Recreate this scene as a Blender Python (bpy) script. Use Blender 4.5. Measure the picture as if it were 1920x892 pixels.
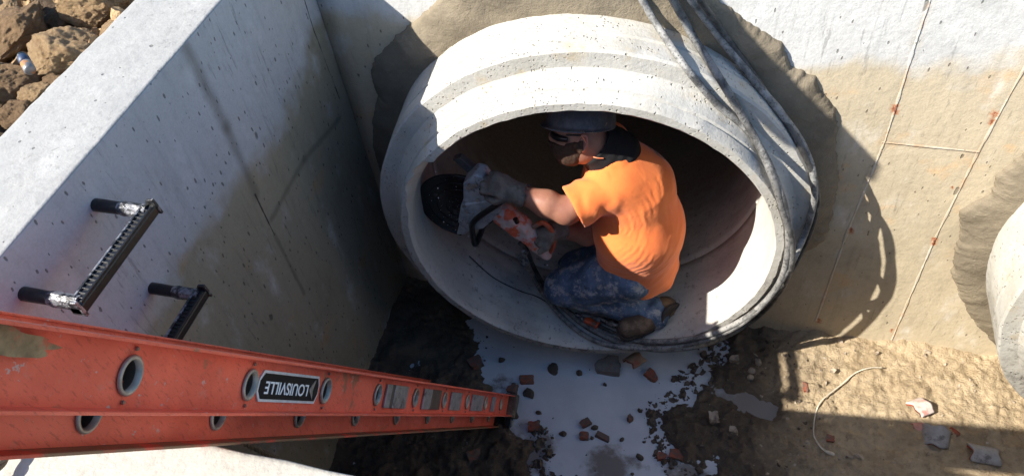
import bpy, bmesh, math, random
import numpy as np
from mathutils import Vector, Matrix
random.seed(7); RS = np.random.RandomState(11)
for o in list(bpy.data.objects): bpy.data.objects.remove(o)
S = bpy.context.scene; COL = S.collection

# ------------------------------------------------------------------ camera, sky, sun, exposure
HC = 3.077                                     # eye height above the pit floor
FPX = 1433.0
_X = np.array([.9653, .1194, -.2324]); _Y = np.array([.2417, -.7459, .6207])
_Y /= np.linalg.norm(_Y); _X -= _X.dot(_Y)*_Y; _X /= np.linalg.norm(_X); _Z = np.cross(_X, _Y)
CR = np.array([_X[0], _Y[0], _Z[0]]); CU = -np.array([_X[1], _Y[1], _Z[1]]); CF = np.array([_X[2], _Y[2], _Z[2]])
cam = bpy.data.objects.new('camera', bpy.data.cameras.new('camera')); COL.objects.link(cam)
M = Matrix(((CR[0], CU[0], -CF[0], 0), (CR[1], CU[1], -CF[1], 0), (CR[2], CU[2], -CF[2], HC), (0, 0, 0, 1)))
cam.matrix_world = M
cam.data.sensor_fit = 'HORIZONTAL'; cam.data.sensor_width = 36; cam.data.lens = FPX/1920*36
cam.data.clip_start = .05; cam.data.clip_end = 500
S.camera = cam
SUN = np.array([.975, .63, -1.0]); SUN /= np.linalg.norm(SUN)      # the way the light travels
ELEV = math.asin(-SUN[2]); AZ = math.atan2(-SUN[0], -SUN[1])        # compass bearing of the sun
w = bpy.data.worlds.new('World'); S.world = w; w.use_nodes = True
nt = w.node_tree; sky = nt.nodes.new('ShaderNodeTexSky'); sky.sky_type = 'NISHITA'; sky.sun_disc = False
sky.sun_elevation = ELEV; sky.sun_rotation = AZ
bg = nt.nodes['Background']; hs = nt.nodes.new('ShaderNodeHueSaturation'); hs.inputs['Saturation'].default_value = 1.3
nt.links.new(sky.outputs[0], hs.inputs['Color']); nt.links.new(hs.outputs[0], bg.inputs[0]); bg.inputs[1].default_value = .115
sl = bpy.data.lights.new('sun', 'SUN'); sl.energy = 5.0; sl.angle = math.radians(.5); sl.color = (1, .95, .86)
so = bpy.data.objects.new('sun', sl); COL.objects.link(so)
so.rotation_euler = Vector(-SUN).to_track_quat('Z', 'Y').to_euler()
S.view_settings.view_transform = 'Standard'; S.view_settings.look = 'None'; S.view_settings.gamma = 1
S.view_settings.exposure = 1.12
S.render.resolution_x = 1024; S.render.resolution_y = 475

# ------------------------------------------------------------------ measuring helpers
def ray(px, py):
    v = np.array([px-960, py-446, FPX]); return np.array([v@_X, v@_Y, v@_Z])
def P(px, py, y): r = ray(px, py); return r*y/r[1] + [0, 0, HC]
def F(px, py, z=0): r = ray(px, py); return r*(z-HC)/r[2] + [0, 0, HC]
def LW(px, py, x=-1.415): r = ray(px, py); return r*x/r[0] + [0, 0, HC]
def nrm(v): v = np.array(v, float); return v/np.linalg.norm(v)
W = -1.415; D = 2.163; TOP = 1.95; FY = .415

# cheap smooth pseudo-noise on numpy arrays
_nk = RS.normal(size=(40, 3)); _np = RS.uniform(0, 6.28, 40)
def vnoise(p, s, seed=0, oct=3):
    out = 0; a = 1; tot = 0
    for o in range(oct):
        v = 0
        for i in range(6):
            k = _nk[(seed*7+o*6+i) % 40]; k = k/np.linalg.norm(k)
            k2 = _nk[(seed*5+o*3+i+11) % 40]
            v = v + np.sin((p@k)*s*(1+.37*i) + _np[(seed+i*3+o) % 40] + 1.3*np.sin((p@k2)*s*.6+i))
        out = out + a*v/6*1.6; tot += a; a *= .5; s *= 2.1
    return out/tot
def hashn(shape_seed, n): return np.random.RandomState(shape_seed).uniform(-1, 1, n)
_G = np.random.RandomState(5).uniform(-1, 1, (32, 32, 32))
def gnoise(p, s):                               # value noise, trilinear
    q = p*s + 100.; i = np.floor(q).astype(int); f = q-i; f = f*f*(3-2*f); r = 0
    for a in (0, 1):
        for b in (0, 1):
            for c in (0, 1):
                wgt = (f[..., 0] if a else 1-f[..., 0])*(f[..., 1] if b else 1-f[..., 1])*(f[..., 2] if c else 1-f[..., 2])
                r = r + wgt*_G[(i[..., 0]+a) % 32, (i[..., 1]+b) % 32, (i[..., 2]+c) % 32]
    return r
def fbm(p, s, o=4, g=.5):
    r = 0; a = 1; t = 0
    for k in range(o): r = r + a*gnoise(p+k*3.7, s); t += a; a *= g; s *= 2.03
    return r/t
def ridge(p, s, o=4):
    r = 0; a = 1; t = 0
    for k in range(o): r = r + a*(1-2*np.abs(gnoise(p+k*5.1, s))); t += a; a *= .5; s *= 2.1
    return r/t

# ------------------------------------------------------------------ object helpers
def wloc(o):
    v = np.zeros(3)
    while o is not None: v = v + np.array(o.location); o = o.parent
    return v
def obj(name, verts, faces, mat, parent=None, smooth=False):
    verts = np.asarray(verts, float)
    if parent is not None: verts = verts - wloc(parent)
    me = bpy.data.meshes.new(name); me.from_pydata(verts.tolist(), [], [list(map(int, f)) for f in faces]); me.update()
    if smooth: me.polygons.foreach_set('use_smooth', [True]*len(me.polygons))
    if mat: me.materials.append(mat)
    o = bpy.data.objects.new(name, me); COL.objects.link(o); o.parent = parent
    return o
def tag(o, label, cat, group=None):
    o['label'] = label; o['category'] = cat
    if group: o['group'] = group
    return o
def thing(name, loc, label, cat, group=None):
    o = bpy.data.objects.new(name, None); COL.objects.link(o); o.location = [float(c) for c in loc]
    o.empty_display_size = .05
    return tag(o, label, cat, group)
def recentre(o):
    me = o.data; n = len(me.vertices); c = np.empty(n*3); me.vertices.foreach_get('co', c); c = c.reshape(-1, 3)
    m = np.array([(c[:, 0].min()+c[:, 0].max())/2, (c[:, 1].min()+c[:, 1].max())/2, c[:, 2].min()])
    me.vertices.foreach_set('co', (c-m).ravel()); me.update(); o.location = m.tolist(); return o
class MB:                                        # mesh builder
    def __init__(s): s.v = []; s.f = []
    def add(s, v, f):
        n = len(s.v); s.v += [tuple(map(float, q)) for q in v]; s.f += [tuple(int(i)+n for i in q) for q in f]; return s
    def box(s, c, ax, h):
        c = np.array(c); ax = [np.array(a) for a in ax]; v = []
        for i in (-1, 1):
            for j in (-1, 1):
                for k in (-1, 1): v.append(c+ax[0]*i*h[0]+ax[1]*j*h[1]+ax[2]*k*h[2])
        return s.add(v, [(0, 1, 3, 2), (4, 6, 7, 5), (0, 4, 5, 1), (2, 3, 7, 6), (0, 2, 6, 4), (1, 5, 7, 3)])
    def tube(s, pts, r, n=10, caps=True, flat=1):
        pts = np.array(pts, float); r = np.broadcast_to(r, (len(pts),)); t = np.gradient(pts, axis=0)
        t /= np.linalg.norm(t, axis=1)[:, None]; u = np.cross(t[0], [.3, .2, .9]); u /= np.linalg.norm(u); V = []
        for i in range(len(pts)):
            u = u-t[i]*(u@t[i]); u /= np.linalg.norm(u); b = np.cross(t[i], u)
            for k in range(n):
                a = 2*math.pi*k/n; V.append(pts[i]+r[i]*(math.cos(a)*u+math.sin(a)*b*flat))
        Fc = [(i*n+k, i*n+(k+1) % n, (i+1)*n+(k+1) % n, (i+1)*n+k) for i in range(len(pts)-1) for k in range(n)]
        if caps: Fc += [tuple(range(n))[::-1], tuple((len(pts)-1)*n+k for k in range(n))]
        return s.add(V, Fc)
    def prism(s, poly, off):                     # poly: 3-D points, off: extrusion vector
        n = len(poly); poly = np.array(poly); off = np.array(off)
        return s.add(list(poly)+list(poly+off), [tuple(range(n))[::-1], tuple(range(n, 2*n))]+[(i, (i+1) % n, n+(i+1) % n, n+i) for i in range(n)])
    def obj(s, name, mat, parent=None, smooth=False, bevel=0, seg=2):
        o = obj(name, s.v, s.f, mat, parent, smooth)
        bm = bmesh.new(); bm.from_mesh(o.data); bmesh.ops.recalc_face_normals(bm, faces=bm.faces); bm.to_mesh(o.data); bm.free()
        if bevel:
            m = o.modifiers.new('b', 'BEVEL'); m.width = bevel; m.segments = seg; m.limit_method = 'ANGLE'; m.angle_limit = .6
        return o
def spline(pts, n=8):
    p = np.array(pts, float); p = np.vstack([2*p[0]-p[1], p, 2*p[-1]-p[-2]]); out = []
    for i in range(1, len(p)-2):
        for k in range(n):
            t = k/n; a, b, c, d = p[i-1], p[i], p[i+1], p[i+2]
            out.append(.5*((2*b)+(-a+c)*t+(2*a-5*b+4*c-d)*t*t+(-a+3*b-3*c+d)*t**3))
    out.append(p[-2]); return np.array(out)

# signed-distance modelling with surface nets
def smin(a, b, k):
    h = np.clip(.5+.5*(b-a)/k, 0, 1); return b*(1-h)+a*h-k*h*(1-h)
def cap(p, a, b, ra, rb=None):
    rb = ra if rb is None else rb; a = np.array(a); b = np.array(b); ab = b-a
    t = np.clip(((p-a)@ab)/(ab@ab+1e-9), 0, 1); q = p-a-t[..., None]*ab
    return np.sqrt((q*q).sum(-1))-(ra+(rb-ra)*t)
def ell(p, c, r, ax=None):
    q = p-np.array(c)
    if ax is not None: q = np.stack([q@np.array(a) for a in ax], -1)
    r = np.array(r); k0 = np.sqrt(((q/r)**2).sum(-1)); k1 = np.sqrt(((q/(r*r))**2).sum(-1))+1e-9
    return k0*(k0-1)/k1
def nets(fn, lo, hi, h):
    lo = np.array(lo, float); hi = np.array(hi, float); n = np.ceil((hi-lo)/h).astype(int)+1
    g = np.stack(np.meshgrid(*[lo[i]+h*np.arange(n[i]) for i in range(3)], indexing='ij'), -1)
    V = fn(g); sg = V < 0; c = [k-1 for k in n]; acc = np.zeros((*c, 3)); cnt = np.zeros(c)
    for ax in range(3):
        o1, o2 = [a for a in range(3) if a != ax]
        for i in (0, 1):
            for j in (0, 1):
                sl = [slice(None)]*3; sl[ax] = slice(0, c[ax]); sl[o1] = slice(i, i+c[o1]); sl[o2] = slice(j, j+c[o2])
                s2 = list(sl); s2[ax] = slice(1, c[ax]+1)
                a = V[tuple(sl)]; b = V[tuple(s2)]; m = (a < 0) != (b < 0)
                t = np.where(m, a/(a-b+1e-20), 0); pt = g[tuple(sl)].copy(); pt[..., ax] += t*h
                acc += np.where(m[..., None], pt, 0); cnt += m
    idx = -np.ones(c, int); act = cnt > 0; idx[act] = np.arange(act.sum()); verts = acc[act]/cnt[act][:, None]; faces = []
    for ax in range(3):
        o1, o2 = [(ax+1) % 3, (ax+2) % 3]
        sl = [slice(None)]*3; sl[ax] = slice(0, c[ax]); s2 = list(sl); s2[ax] = slice(1, c[ax]+1)
        a = sg[tuple(sl)]; b = sg[tuple(s2)]; m = a != b; I = np.argwhere(m)
        I = I[(I[:, o1] > 0) & (I[:, o2] > 0) & (I[:, o1] < c[o1]) & (I[:, o2] < c[o2])]
        def cell(d1, d2): J = I.copy(); J[:, o1] -= d1; J[:, o2] -= d2; return idx[J[:, 0], J[:, 1], J[:, 2]]
        q = np.stack([cell(1, 1), cell(0, 1), cell(0, 0), cell(1, 0)], 1); flip = b[I[:, 0], I[:, 1], I[:, 2]]
        q[flip] = q[flip][:, ::-1]; faces.append(q)
    faces = np.concatenate(faces); faces = faces[(faces >= 0).all(1)]
    return verts, faces
def vnormals(v, f):
    n = np.cross(v[f[:, 2]]-v[f[:, 0]], v[f[:, 3]]-v[f[:, 1]]); N = np.zeros_like(v)
    for k in range(4): np.add.at(N, f[:, k], n)
    return N/(np.linalg.norm(N, axis=1)[:, None]+1e-12)

# ------------------------------------------------------------------ materials
class B:
    def __init__(s, name):
        s.mat = bpy.data.materials.new(name); s.mat.use_nodes = True; s.nt = s.mat.node_tree; s.P = s.nt.nodes['Principled BSDF']
        s.co = s.nt.nodes.new('ShaderNodeTexCoord').outputs['Object']
    def put(s, sock, v):
        if isinstance(v, bpy.types.NodeSocket): s.nt.links.new(v, sock)
        else:
            if sock.type == 'RGBA' and len(v) == 3: v = (*v, 1)
            sock.default_value = v
    def m(s, op, a, b=0., c=0., clamp=False):
        n = s.nt.nodes.new('ShaderNodeMath'); n.operation = op; n.use_clamp = clamp
        for i, v in enumerate((a, b, c)): s.put(n.inputs[i], v)
        return n.outputs[0]
    def sc(s, v, k):
        n = s.nt.nodes.new('ShaderNodeVectorMath'); n.operation = 'MULTIPLY'; s.put(n.inputs[0], v); n.inputs[1].default_value = k; return n.outputs[0]
    def vadd(s, v, k):
        n = s.nt.nodes.new('ShaderNodeVectorMath'); n.operation = 'ADD'; s.put(n.inputs[0], v); s.put(n.inputs[1], k); return n.outputs[0]
    def noise(s, vec, scale, detail=5, rough=.55, dist=0., col=False):
        n = s.nt.nodes.new('ShaderNodeTexNoise'); s.put(n.inputs['Vector'], vec)
        n.inputs['Scale'].default_value = scale; n.inputs['Detail'].default_value = detail; n.inputs['Roughness'].default_value = rough; n.inputs['Distortion'].default_value = dist
        return n.outputs['Color' if col else 'Fac']
    def voro(s, vec, scale, feat='F1'):
        n = s.nt.nodes.new('ShaderNodeTexVoronoi'); n.feature = feat; s.put(n.inputs['Vector'], vec); n.inputs['Scale'].default_value = scale; return n
    def rg(s, f, a, b, c=0., d=1.):
        n = s.nt.nodes.new('ShaderNodeMapRange'); n.interpolation_type = 'SMOOTHSTEP'; s.put(n.inputs[0], f)
        flip = a > b
        if flip: a, b, c, d = b, a, d, c
        n.inputs[1].default_value = a; n.inputs[2].default_value = b; n.inputs[3].default_value = c; n.inputs[4].default_value = d
        return n.outputs[0]
    def mix(s, f, a, b, mode='MIX'):
        n = s.nt.nodes.new('ShaderNodeMix'); n.data_type = 'RGBA'; n.blend_type = mode
        s.put(n.inputs[0], f); s.put(n.inputs[6], a); s.put(n.inputs[7], b); return n.outputs[2]
    def sep(s, v):
        n = s.nt.nodes.new('ShaderNodeSeparateXYZ'); s.put(n.inputs[0], v); return n.outputs
    def seg(s, u, v, a, b):                      # distance from (u,v) to the segment a-b
        ab = (b[0]-a[0], b[1]-a[1]); L = ab[0]**2+ab[1]**2
        du = s.m('SUBTRACT', u, a[0]); dv = s.m('SUBTRACT', v, a[1])
        t = s.m('DIVIDE', s.m('ADD', s.m('MULTIPLY', du, ab[0]), s.m('MULTIPLY', dv, ab[1])), L, clamp=True)
        x = s.m('SUBTRACT', du, s.m('MULTIPLY', t, ab[0])); y = s.m('SUBTRACT', dv, s.m('MULTIPLY', t, ab[1]))
        return s.m('SQRT', s.m('ADD', s.m('MULTIPLY', x, x), s.m('MULTIPLY', y, y)))
    def attr(s, name):
        n = s.nt.nodes.new('ShaderNodeAttribute'); n.attribute_name = name; return n.outputs['Fac']
    def bump(s, h, dist, strength=1., prev=None):
        n = s.nt.nodes.new('ShaderNodeBump'); s.put(n.inputs['Height'], h); n.inputs['Distance'].default_value = dist; n.inputs['Strength'].default_value = strength
        if prev is not None: s.put(n.inputs['Normal'], prev)
        return n.outputs[0]
    def fin(s, col, rough=.8, nrm=None, metal=0., spec=.3):
        s.put(s.P.inputs['Base Color'], col); s.put(s.P.inputs['Roughness'], rough); s.put(s.P.inputs['Metallic'], metal)
        s.P.inputs['Specular IOR Level'].default_value = spec
        if nrm is not None: s.put(s.P.inputs['Normal'], nrm)
        return s.mat

def concrete_wall(name, hi, lo, zt, axis, lines=(), rust=(), pits=1., tilt=0., white=None):
    b = B(name); x, y, z = b.sep(b.co)[:3]; u = x if axis == 'x' else y
    warp = b.m('MULTIPLY', b.m('SUBTRACT', b.noise(b.co, 2.2, 4, .6), .5), .55)
    zz = b.m('ADD', b.m('ADD', z, warp), b.m('MULTIPLY', u, tilt))
    f = b.rg(zz, zt-.05, zt+.06)
    c = b.mix(f, lo, hi)
    big = b.noise(b.sc(b.co, (1, 1, .7)), 3.1, 6, .62); c = b.mix(b.rg(big, .35, .7, 0, .35), c, b.mix(1, c, (.72, .74, .76), 'MULTIPLY'))
    orange = b.noise(b.vadd(b.co, (4, 2, 1)), 5.3, 5, .65); c = b.mix(b.m('MULTIPLY', b.rg(orange, .56, .74, 0, .6), b.m('SUBTRACT', 1.05, f)), c, tuple(k*q for k, q in zip(lo, (1.25, .88, .55))))
    pale = b.noise(b.vadd(b.sc(b.co, (1, 1, .55)), (7, 1, 3)), 7.5, 6, .6); c = b.mix(b.rg(pale, .54, .78, 0, .5), c, tuple(min(1, k*1.35+.03) for k in hi))
    streak = b.noise(b.sc(b.co, (9, 9, 1.1)), 3., 5, .6); c = b.mix(b.rg(streak, .5, .75, 0, .28), c, b.mix(1, c, (.55, .55, .55), 'MULTIPLY'))
    fine = b.noise(b.co, 130, 3, .7); c = b.mix(b.rg(fine, .3, .7, 0, .22), c, b.mix(1, c, (.6, .6, .6), 'MULTIPLY'))
    sm = b.noise(b.co, 38, 5, .7); c = b.mix(b.rg(sm, .45, .7, 0, .16), c, b.mix(1, c, (.5, .5, .5), 'MULTIPLY'))
    # air holes left by the forms
    hole = 0.; k = 0
    for scl, st in ((58, .45), (30, .40), (15, .5)):
        wp = b.vadd(b.sc(b.co, (1, 1, st)), b.sc(b.noise(b.co, 25, 2, .5, col=True), (.01,)*3))
        v = b.voro(wp, scl); rnd = b.sep(v.outputs['Color'])[0]
        dens = b.rg(b.noise(b.vadd(b.co, (k*3., 5, 2)), 3.4, 3), .42, .60, (.20, .05, .01)[k]*pits, (.70, .26, .03)[k]*pits)
        on = b.m('LESS_THAN', rnd, dens); r = b.m('MULTIPLY', b.m('ADD', b.m('POWER', b.sep(v.outputs['Color'])[1], 1.8), .22), .19)
        h = b.m('MULTIPLY', on, b.rg(b.m('SUBTRACT', v.outputs['Distance'], r), .035, -.02)); hole = h if k == 0 else b.m('MAXIMUM', hole, h); k += 1
    c = b.mix(b.m('MULTIPLY', hole, .62), c, tuple(q*.10 for q in lo))
    sc2 = b.noise(b.sc(b.vadd(b.co, (1.7, 3.1, 0)), (26, 26, 3.2)), 2.2, 6, .72); c = b.mix(b.m('MULTIPLY', b.rg(sc2, .56, .66, 0, .38), b.rg(b.noise(b.co, 2.1, 3), .42, .6)), c, (.07, .065, .06))
    smg = b.noise(b.vadd(b.co, (9, 9, 2)), 1.3, 7, .72); c = b.mix(b.rg(smg, .54, .72, 0, .42), c, b.mix(1, c, (.48, .47, .45), 'MULTIPLY'))
    hgt = b.m('SUBTRACT', b.m('ADD', b.m('MULTIPLY', big, 1.2), b.m('ADD', b.m('MULTIPLY', sm, .35), b.m('MULTIPLY', fine, .12))), b.m('MULTIPLY', hole, 1.1))
    wl = b.m('MULTIPLY', b.m('SUBTRACT', b.noise(b.co, 14, 3), .5), .012)
    for (a, e, wd, kind) in lines:
        d = b.m('ADD', b.seg(u, z, a, e), wl)
        lf = b.rg(d, wd*1.5, wd*.3)
        if kind == 'dark': c = b.mix(b.m('MULTIPLY', lf, .85), c, (.02, .02, .02)); hgt = b.m('SUBTRACT', hgt, lf)
        elif kind == 'smear': c = b.mix(b.m('MULTIPLY', b.rg(d, wd*4, 0), .5), c, tuple(q*.3 for q in lo))
        else: c = b.mix(b.m('MULTIPLY', lf, b.rg(b.noise(b.co, 9, 4), .35, .65, .08, .5)), c, tuple(min(1, q*1.25) for q in hi)); c = b.mix(b.m('MULTIPLY', b.rg(b.m('ADD', d, -.0), wd*9, 0), .22), c, tuple(q*.70 for q in lo)); c = b.mix(b.m('MULTIPLY', b.rg(d, wd*3.5, 0), b.rg(b.noise(b.vadd(b.co, (3, 3, 3)), 7, 5, .7), .5, .7, 0, .6)), c, (.42, .19, .07)); hgt = b.m('ADD', hgt, b.m('MULTIPLY', lf, .7))
    for (a, r) in rust:
        d = b.m('ADD', b.seg(u, z, (a[0]-.003, a[1]+r), (a[0]+.003, a[1]-r*1.2)), b.m('MULTIPLY', b.m('SUBTRACT', b.noise(b.co, 60, 5, .75), .5), r*3.4))
        c = b.mix(b.rg(d, r*.9, r*.1, 0, .75), c, (.42, .13, .04)); c = b.mix(b.rg(d, r*.30, 0., 0, .7), c, (.14, .03, .015))
    return b.fin(c, .86, b.bump(hgt, .012, .55))

def simple(name, col, rough=.6, metal=0., var=.25, scale=30, bump=.002, dirt=None, dirtf=(.5, .65), spec=.4, dscale=12):
    b = B(name); n = b.noise(b.co, scale, 5, .6)
    c = b.mix(b.rg(n, .3, .7, 0, var*2), col, tuple(q*.5 for q in col))
    if dirt: c = b.mix(b.rg(b.noise(b.vadd(b.co, (3, 1, 2)), dscale, 6, .68), dirtf[0], dirtf[1], 0, .9), c, dirt)
    return b.fin(c, rough, b.bump(n, bump, .6) if bump else None, metal, spec)

def line(pts, wd, kind, pr, ax):
    q = [pr(*p) for p in pts]; q = [(p[ax], p[2]) for p in q]; return [(q[i], q[i+1], wd, kind) for i in range(len(q)-1)]
bw = lambda x, y: P(x, y, D)
back_lines = line([(1745, 0), (1718, 80), (1660, 265), (1590, 430), (1530, 600)], .0035, 'pale', bw, 0) + line([(1940, 95), (1835, 285), (1752, 450), (1665, 655)], .0035, 'pale', bw, 0) + line([(1655, 268), (1835, 285)], .003, 'pale', bw, 0)
back_rust = [((bw(x, y)[0], bw(x, y)[2]), r) for x, y, r in ((1678, 205, .016), (1862, 220, .018), (1752, 452, .014), (1596, 432, .012), (1536, 600, .012), (1786, 352, .006), (1672, 620, .010))]
left_lines = line([(562, -30), (590, 60), (637, 185)], .0022, 'dark', LW, 1) + line([(637, 222), (570, 300), (510, 410)], .006, 'smear', LW, 1) + line([(350, 90), (425, 240), (480, 365)], .009, 'smear', LW, 1) + line([(478, 365), (515, 440)], .0025, 'dark', LW, 1) + line([(515, 440), (570, 550)], .004, 'smear', LW, 1)
m_back = concrete_wall('weathered_back_concrete', (.60, .59, .56), (.53, .445, .31), 1.56, 'x', back_lines, back_rust, .35)
m_left = concrete_wall('weathered_left_concrete', (.45, .455, .465), (.31, .275, .20), 1.42, 'y', left_lines, (), 1.35, tilt=-.04)
m_top = concrete_wall('pale_trowelled_concrete', (.335, .33, .315), (.45, .43, .38), 1.2, 'y', (), (), .22)
m_front = concrete_wall('stained_front_concrete', (.46, .43, .37), (.42, .33, .2), 1.2, 'x', (), (), .25)

def pipe_mat():
    b = B('cast_pipe_concrete'); n = b.noise(b.co, 5, 6, .6); f = b.noise(b.co, 90, 4, .7)
    c = b.mix(b.rg(n, .35, .7), (.50, .485, .44), (.40, .38, .33))
    c = b.mix(b.rg(b.noise(b.vadd(b.co, (2, 5, 1)), 9, 6, .68), .55, .72, 0, .55), c, (.44, .33, .18))
    c = b.mix(b.rg(f, .35, .7, 0, .3), c, (.30, .28, .24))
    v = b.voro(b.vadd(b.co, b.sc(b.noise(b.co, 40, 3, col=True), (.022,)*3)), 85); on = b.m('LESS_THAN', b.sep(v.outputs['Color'])[0], b.rg(b.noise(b.co, 6, 3), .4, .62, .06, .6))
    h = b.m('MULTIPLY', on, b.rg(v.outputs['Distance'], .36, .06)); c = b.mix(b.m('MULTIPLY', h, .6), c, (.16, .12, .07))
    # mud and wet slurry splashed on the lower half
    z = b.m('SUBTRACT', b.sep(b.co)[2], .816); low = b.rg(b.m('ADD', z, b.m('MULTIPLY', b.m('SUBTRACT', b.noise(b.co, 7, 6, .7), .5), .9)), .05, -.75)
    c = b.mix(b.m('MULTIPLY', low, .55), c, (.20, .185, .17))
    sp = b.rg(b.noise(b.vadd(b.co, (9, 1, 4)), 26, 6, .78), .49, .60); c = b.mix(b.m('MULTIPLY', b.m('MULTIPLY', sp, low), .8), c, (.06, .05, .042))
    hg = b.m('SUBTRACT', b.m('ADD', b.m('MULTIPLY', n, 1.), b.m('MULTIPLY', f, .35)), h)
    return b.fin(c, b.rg(low, 0, 1, .85, .6), b.bump(hg, .008, .7))
m_pipe = pipe_mat()
def inner_mat():
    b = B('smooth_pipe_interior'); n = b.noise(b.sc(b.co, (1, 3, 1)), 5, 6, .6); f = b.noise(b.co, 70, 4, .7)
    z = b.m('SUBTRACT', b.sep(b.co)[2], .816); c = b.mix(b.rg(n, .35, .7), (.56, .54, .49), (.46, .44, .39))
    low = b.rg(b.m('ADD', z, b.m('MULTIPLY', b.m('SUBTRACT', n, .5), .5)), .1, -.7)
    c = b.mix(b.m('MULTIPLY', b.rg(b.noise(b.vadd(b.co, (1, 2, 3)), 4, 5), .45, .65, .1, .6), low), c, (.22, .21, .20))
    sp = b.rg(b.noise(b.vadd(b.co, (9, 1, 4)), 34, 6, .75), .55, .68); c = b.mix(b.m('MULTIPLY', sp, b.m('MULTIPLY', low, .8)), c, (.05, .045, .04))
    yy = b.m('ADD', b.sep(b.co)[1], b.m('MULTIPLY', b.m('SUBTRACT', n, .5), .3)); c = b.mix(b.rg(yy, .30, .75), c, b.mix(b.rg(f, .3, .7), (.31, .255, .20), (.23, .185, .145)))  # paler mouth, darker depth: the interior's shade painted into the colour
    c = b.mix(b.rg(f, .55, .75, 0, .35), c, (.14, .12, .10))
    return b.fin(c, b.rg(n, .3, .7, .45, .8), b.bump(b.m('ADD', n, b.m('MULTIPLY', f, .3)), .006, .6))
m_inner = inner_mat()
def mortar_mat(name, k=1.):
    b = B(name); n = b.noise(b.co, 6, 6, .65); t = b.noise(b.sc(b.vadd(b.co, b.sc(b.noise(b.co, 3, 3, .5, col=True), (.2,)*3)), (1, 1, 1.4)), 11, 7, .68, .2); f = b.noise(b.co, 140, 3, .7)
    c = b.mix(b.rg(n, .3, .7), (.225*k, .186*k, .130*k), (.15*k, .123*k, .086*k)); c = b.mix(b.rg(t, .58, .75, 0, .4), c, (.12, .10, .075)); c = b.mix(b.rg(f, .6, .8, 0, .5), c, (.42*k, .37*k, .29*k))
    return b.fin(c, .85, b.bump(b.m('ADD', b.m('MULTIPLY', t, 1.3), b.m('MULTIPLY', f, .2)), .014, .7))
m_mortar = mortar_mat('trowelled_mortar')
def mud_mat():
    b = B('trampled_mud'); w = b.attr('wet'); n = b.noise(b.co, 7, 7, .65); m = b.noise(b.co, 30, 6, .7); f = b.noise(b.co, 150, 4, .7)
    dry = b.mix(b.rg(n, .35, .68), (.50, .39, .25), (.41, .31, .19)); dry = b.mix(b.rg(m, .50, .66, 0, .6), dry, (.28, .20, .12)); dry = b.mix(b.rg(b.noise(b.vadd(b.co, (8, 3, 0)), 3, 5, .7), .52, .66, 0, .6), dry, (.27, .195, .11))
    wetc = b.mix(b.rg(n, .3, .7), (.16, .118, .078), (.085, .063, .045)); wetc = b.mix(b.rg(m, .6, .75, 0, .5), wetc, (.16, .12, .08))
    c = b.mix(b.m('ADD', w, b.m('MULTIPLY', b.m('SUBTRACT', n, .5), .5), clamp=True), dry, wetc)
    c = b.mix(b.rg(b.noise(b.vadd(b.co, (5, 5, 5)), 45, 3, .6), .68, .74, 0, .7), c, (.5, .45, .36))
    return b.fin(c, b.rg(w, .3, 1, .9, .5), b.bump(b.m('ADD', b.m('MULTIPLY', m, 1.), b.m('MULTIPLY', f, .35)), .024, 1.))
m_mud = mud_mat()
def soil_mat(name, a, c_, pale=.5):
    b = B(name); n = b.noise(b.co, 6, 7, .68); m = b.noise(b.vadd(b.co, (2, 3, 4)), 32, 6, .72); f = b.noise(b.co, 140, 4, .7)
    c = b.mix(b.rg(n, .35, .66), a, c_); c = b.mix(b.rg(m, .55, .68, 0, pale), c, (.50, .42, .30)); c = b.mix(b.rg(m, .42, .30, 0, .6), c, (.10, .065, .035)); c = b.mix(b.rg(f, .6, .8, 0, .5), c, (.12, .08, .05))
    return b.fin(c, .93, b.bump(b.m('ADD', b.m('MULTIPLY', m, 1.2), b.m('MULTIPLY', f, .3)), .012, 1.))
m_clod = soil_mat('dry_clay_clod', (.50, .345, .185), (.34, .215, .11))
m_clod_dark = soil_mat('dark_clay_clod', (.30, .19, .10), (.19, .12, .062), .2)
m_soil = soil_mat('dark_loose_soil', (.11, .075, .045), (.06, .04, .025), .1)
def brick_mat(name, col, grime=(.12, .09, .07), t=(.5, .62)):
    return simple(name, col, .85, var=.25, scale=40, bump=.004, dirt=grime, dirtf=t, dscale=28)
m_brick = brick_mat('broken_red_brick', (.30, .085, .045), t=(.44, .60)); m_brickd = brick_mat('muddy_red_brick', (.22, .075, .045), t=(.4, .55)); m_grey = brick_mat('grey_block', (.20, .18, .155), (.28, .10, .05), (.55, .7))
m_crumb = simple('wet_mud_crumbs', (.12, .088, .062), .7, var=.4, scale=60, bump=.006)
m_stone = simple('pale_stone', (.42, .34, .25), .85, var=.3, scale=30, bump=.004, dirt=(.12, .09, .06))
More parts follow.
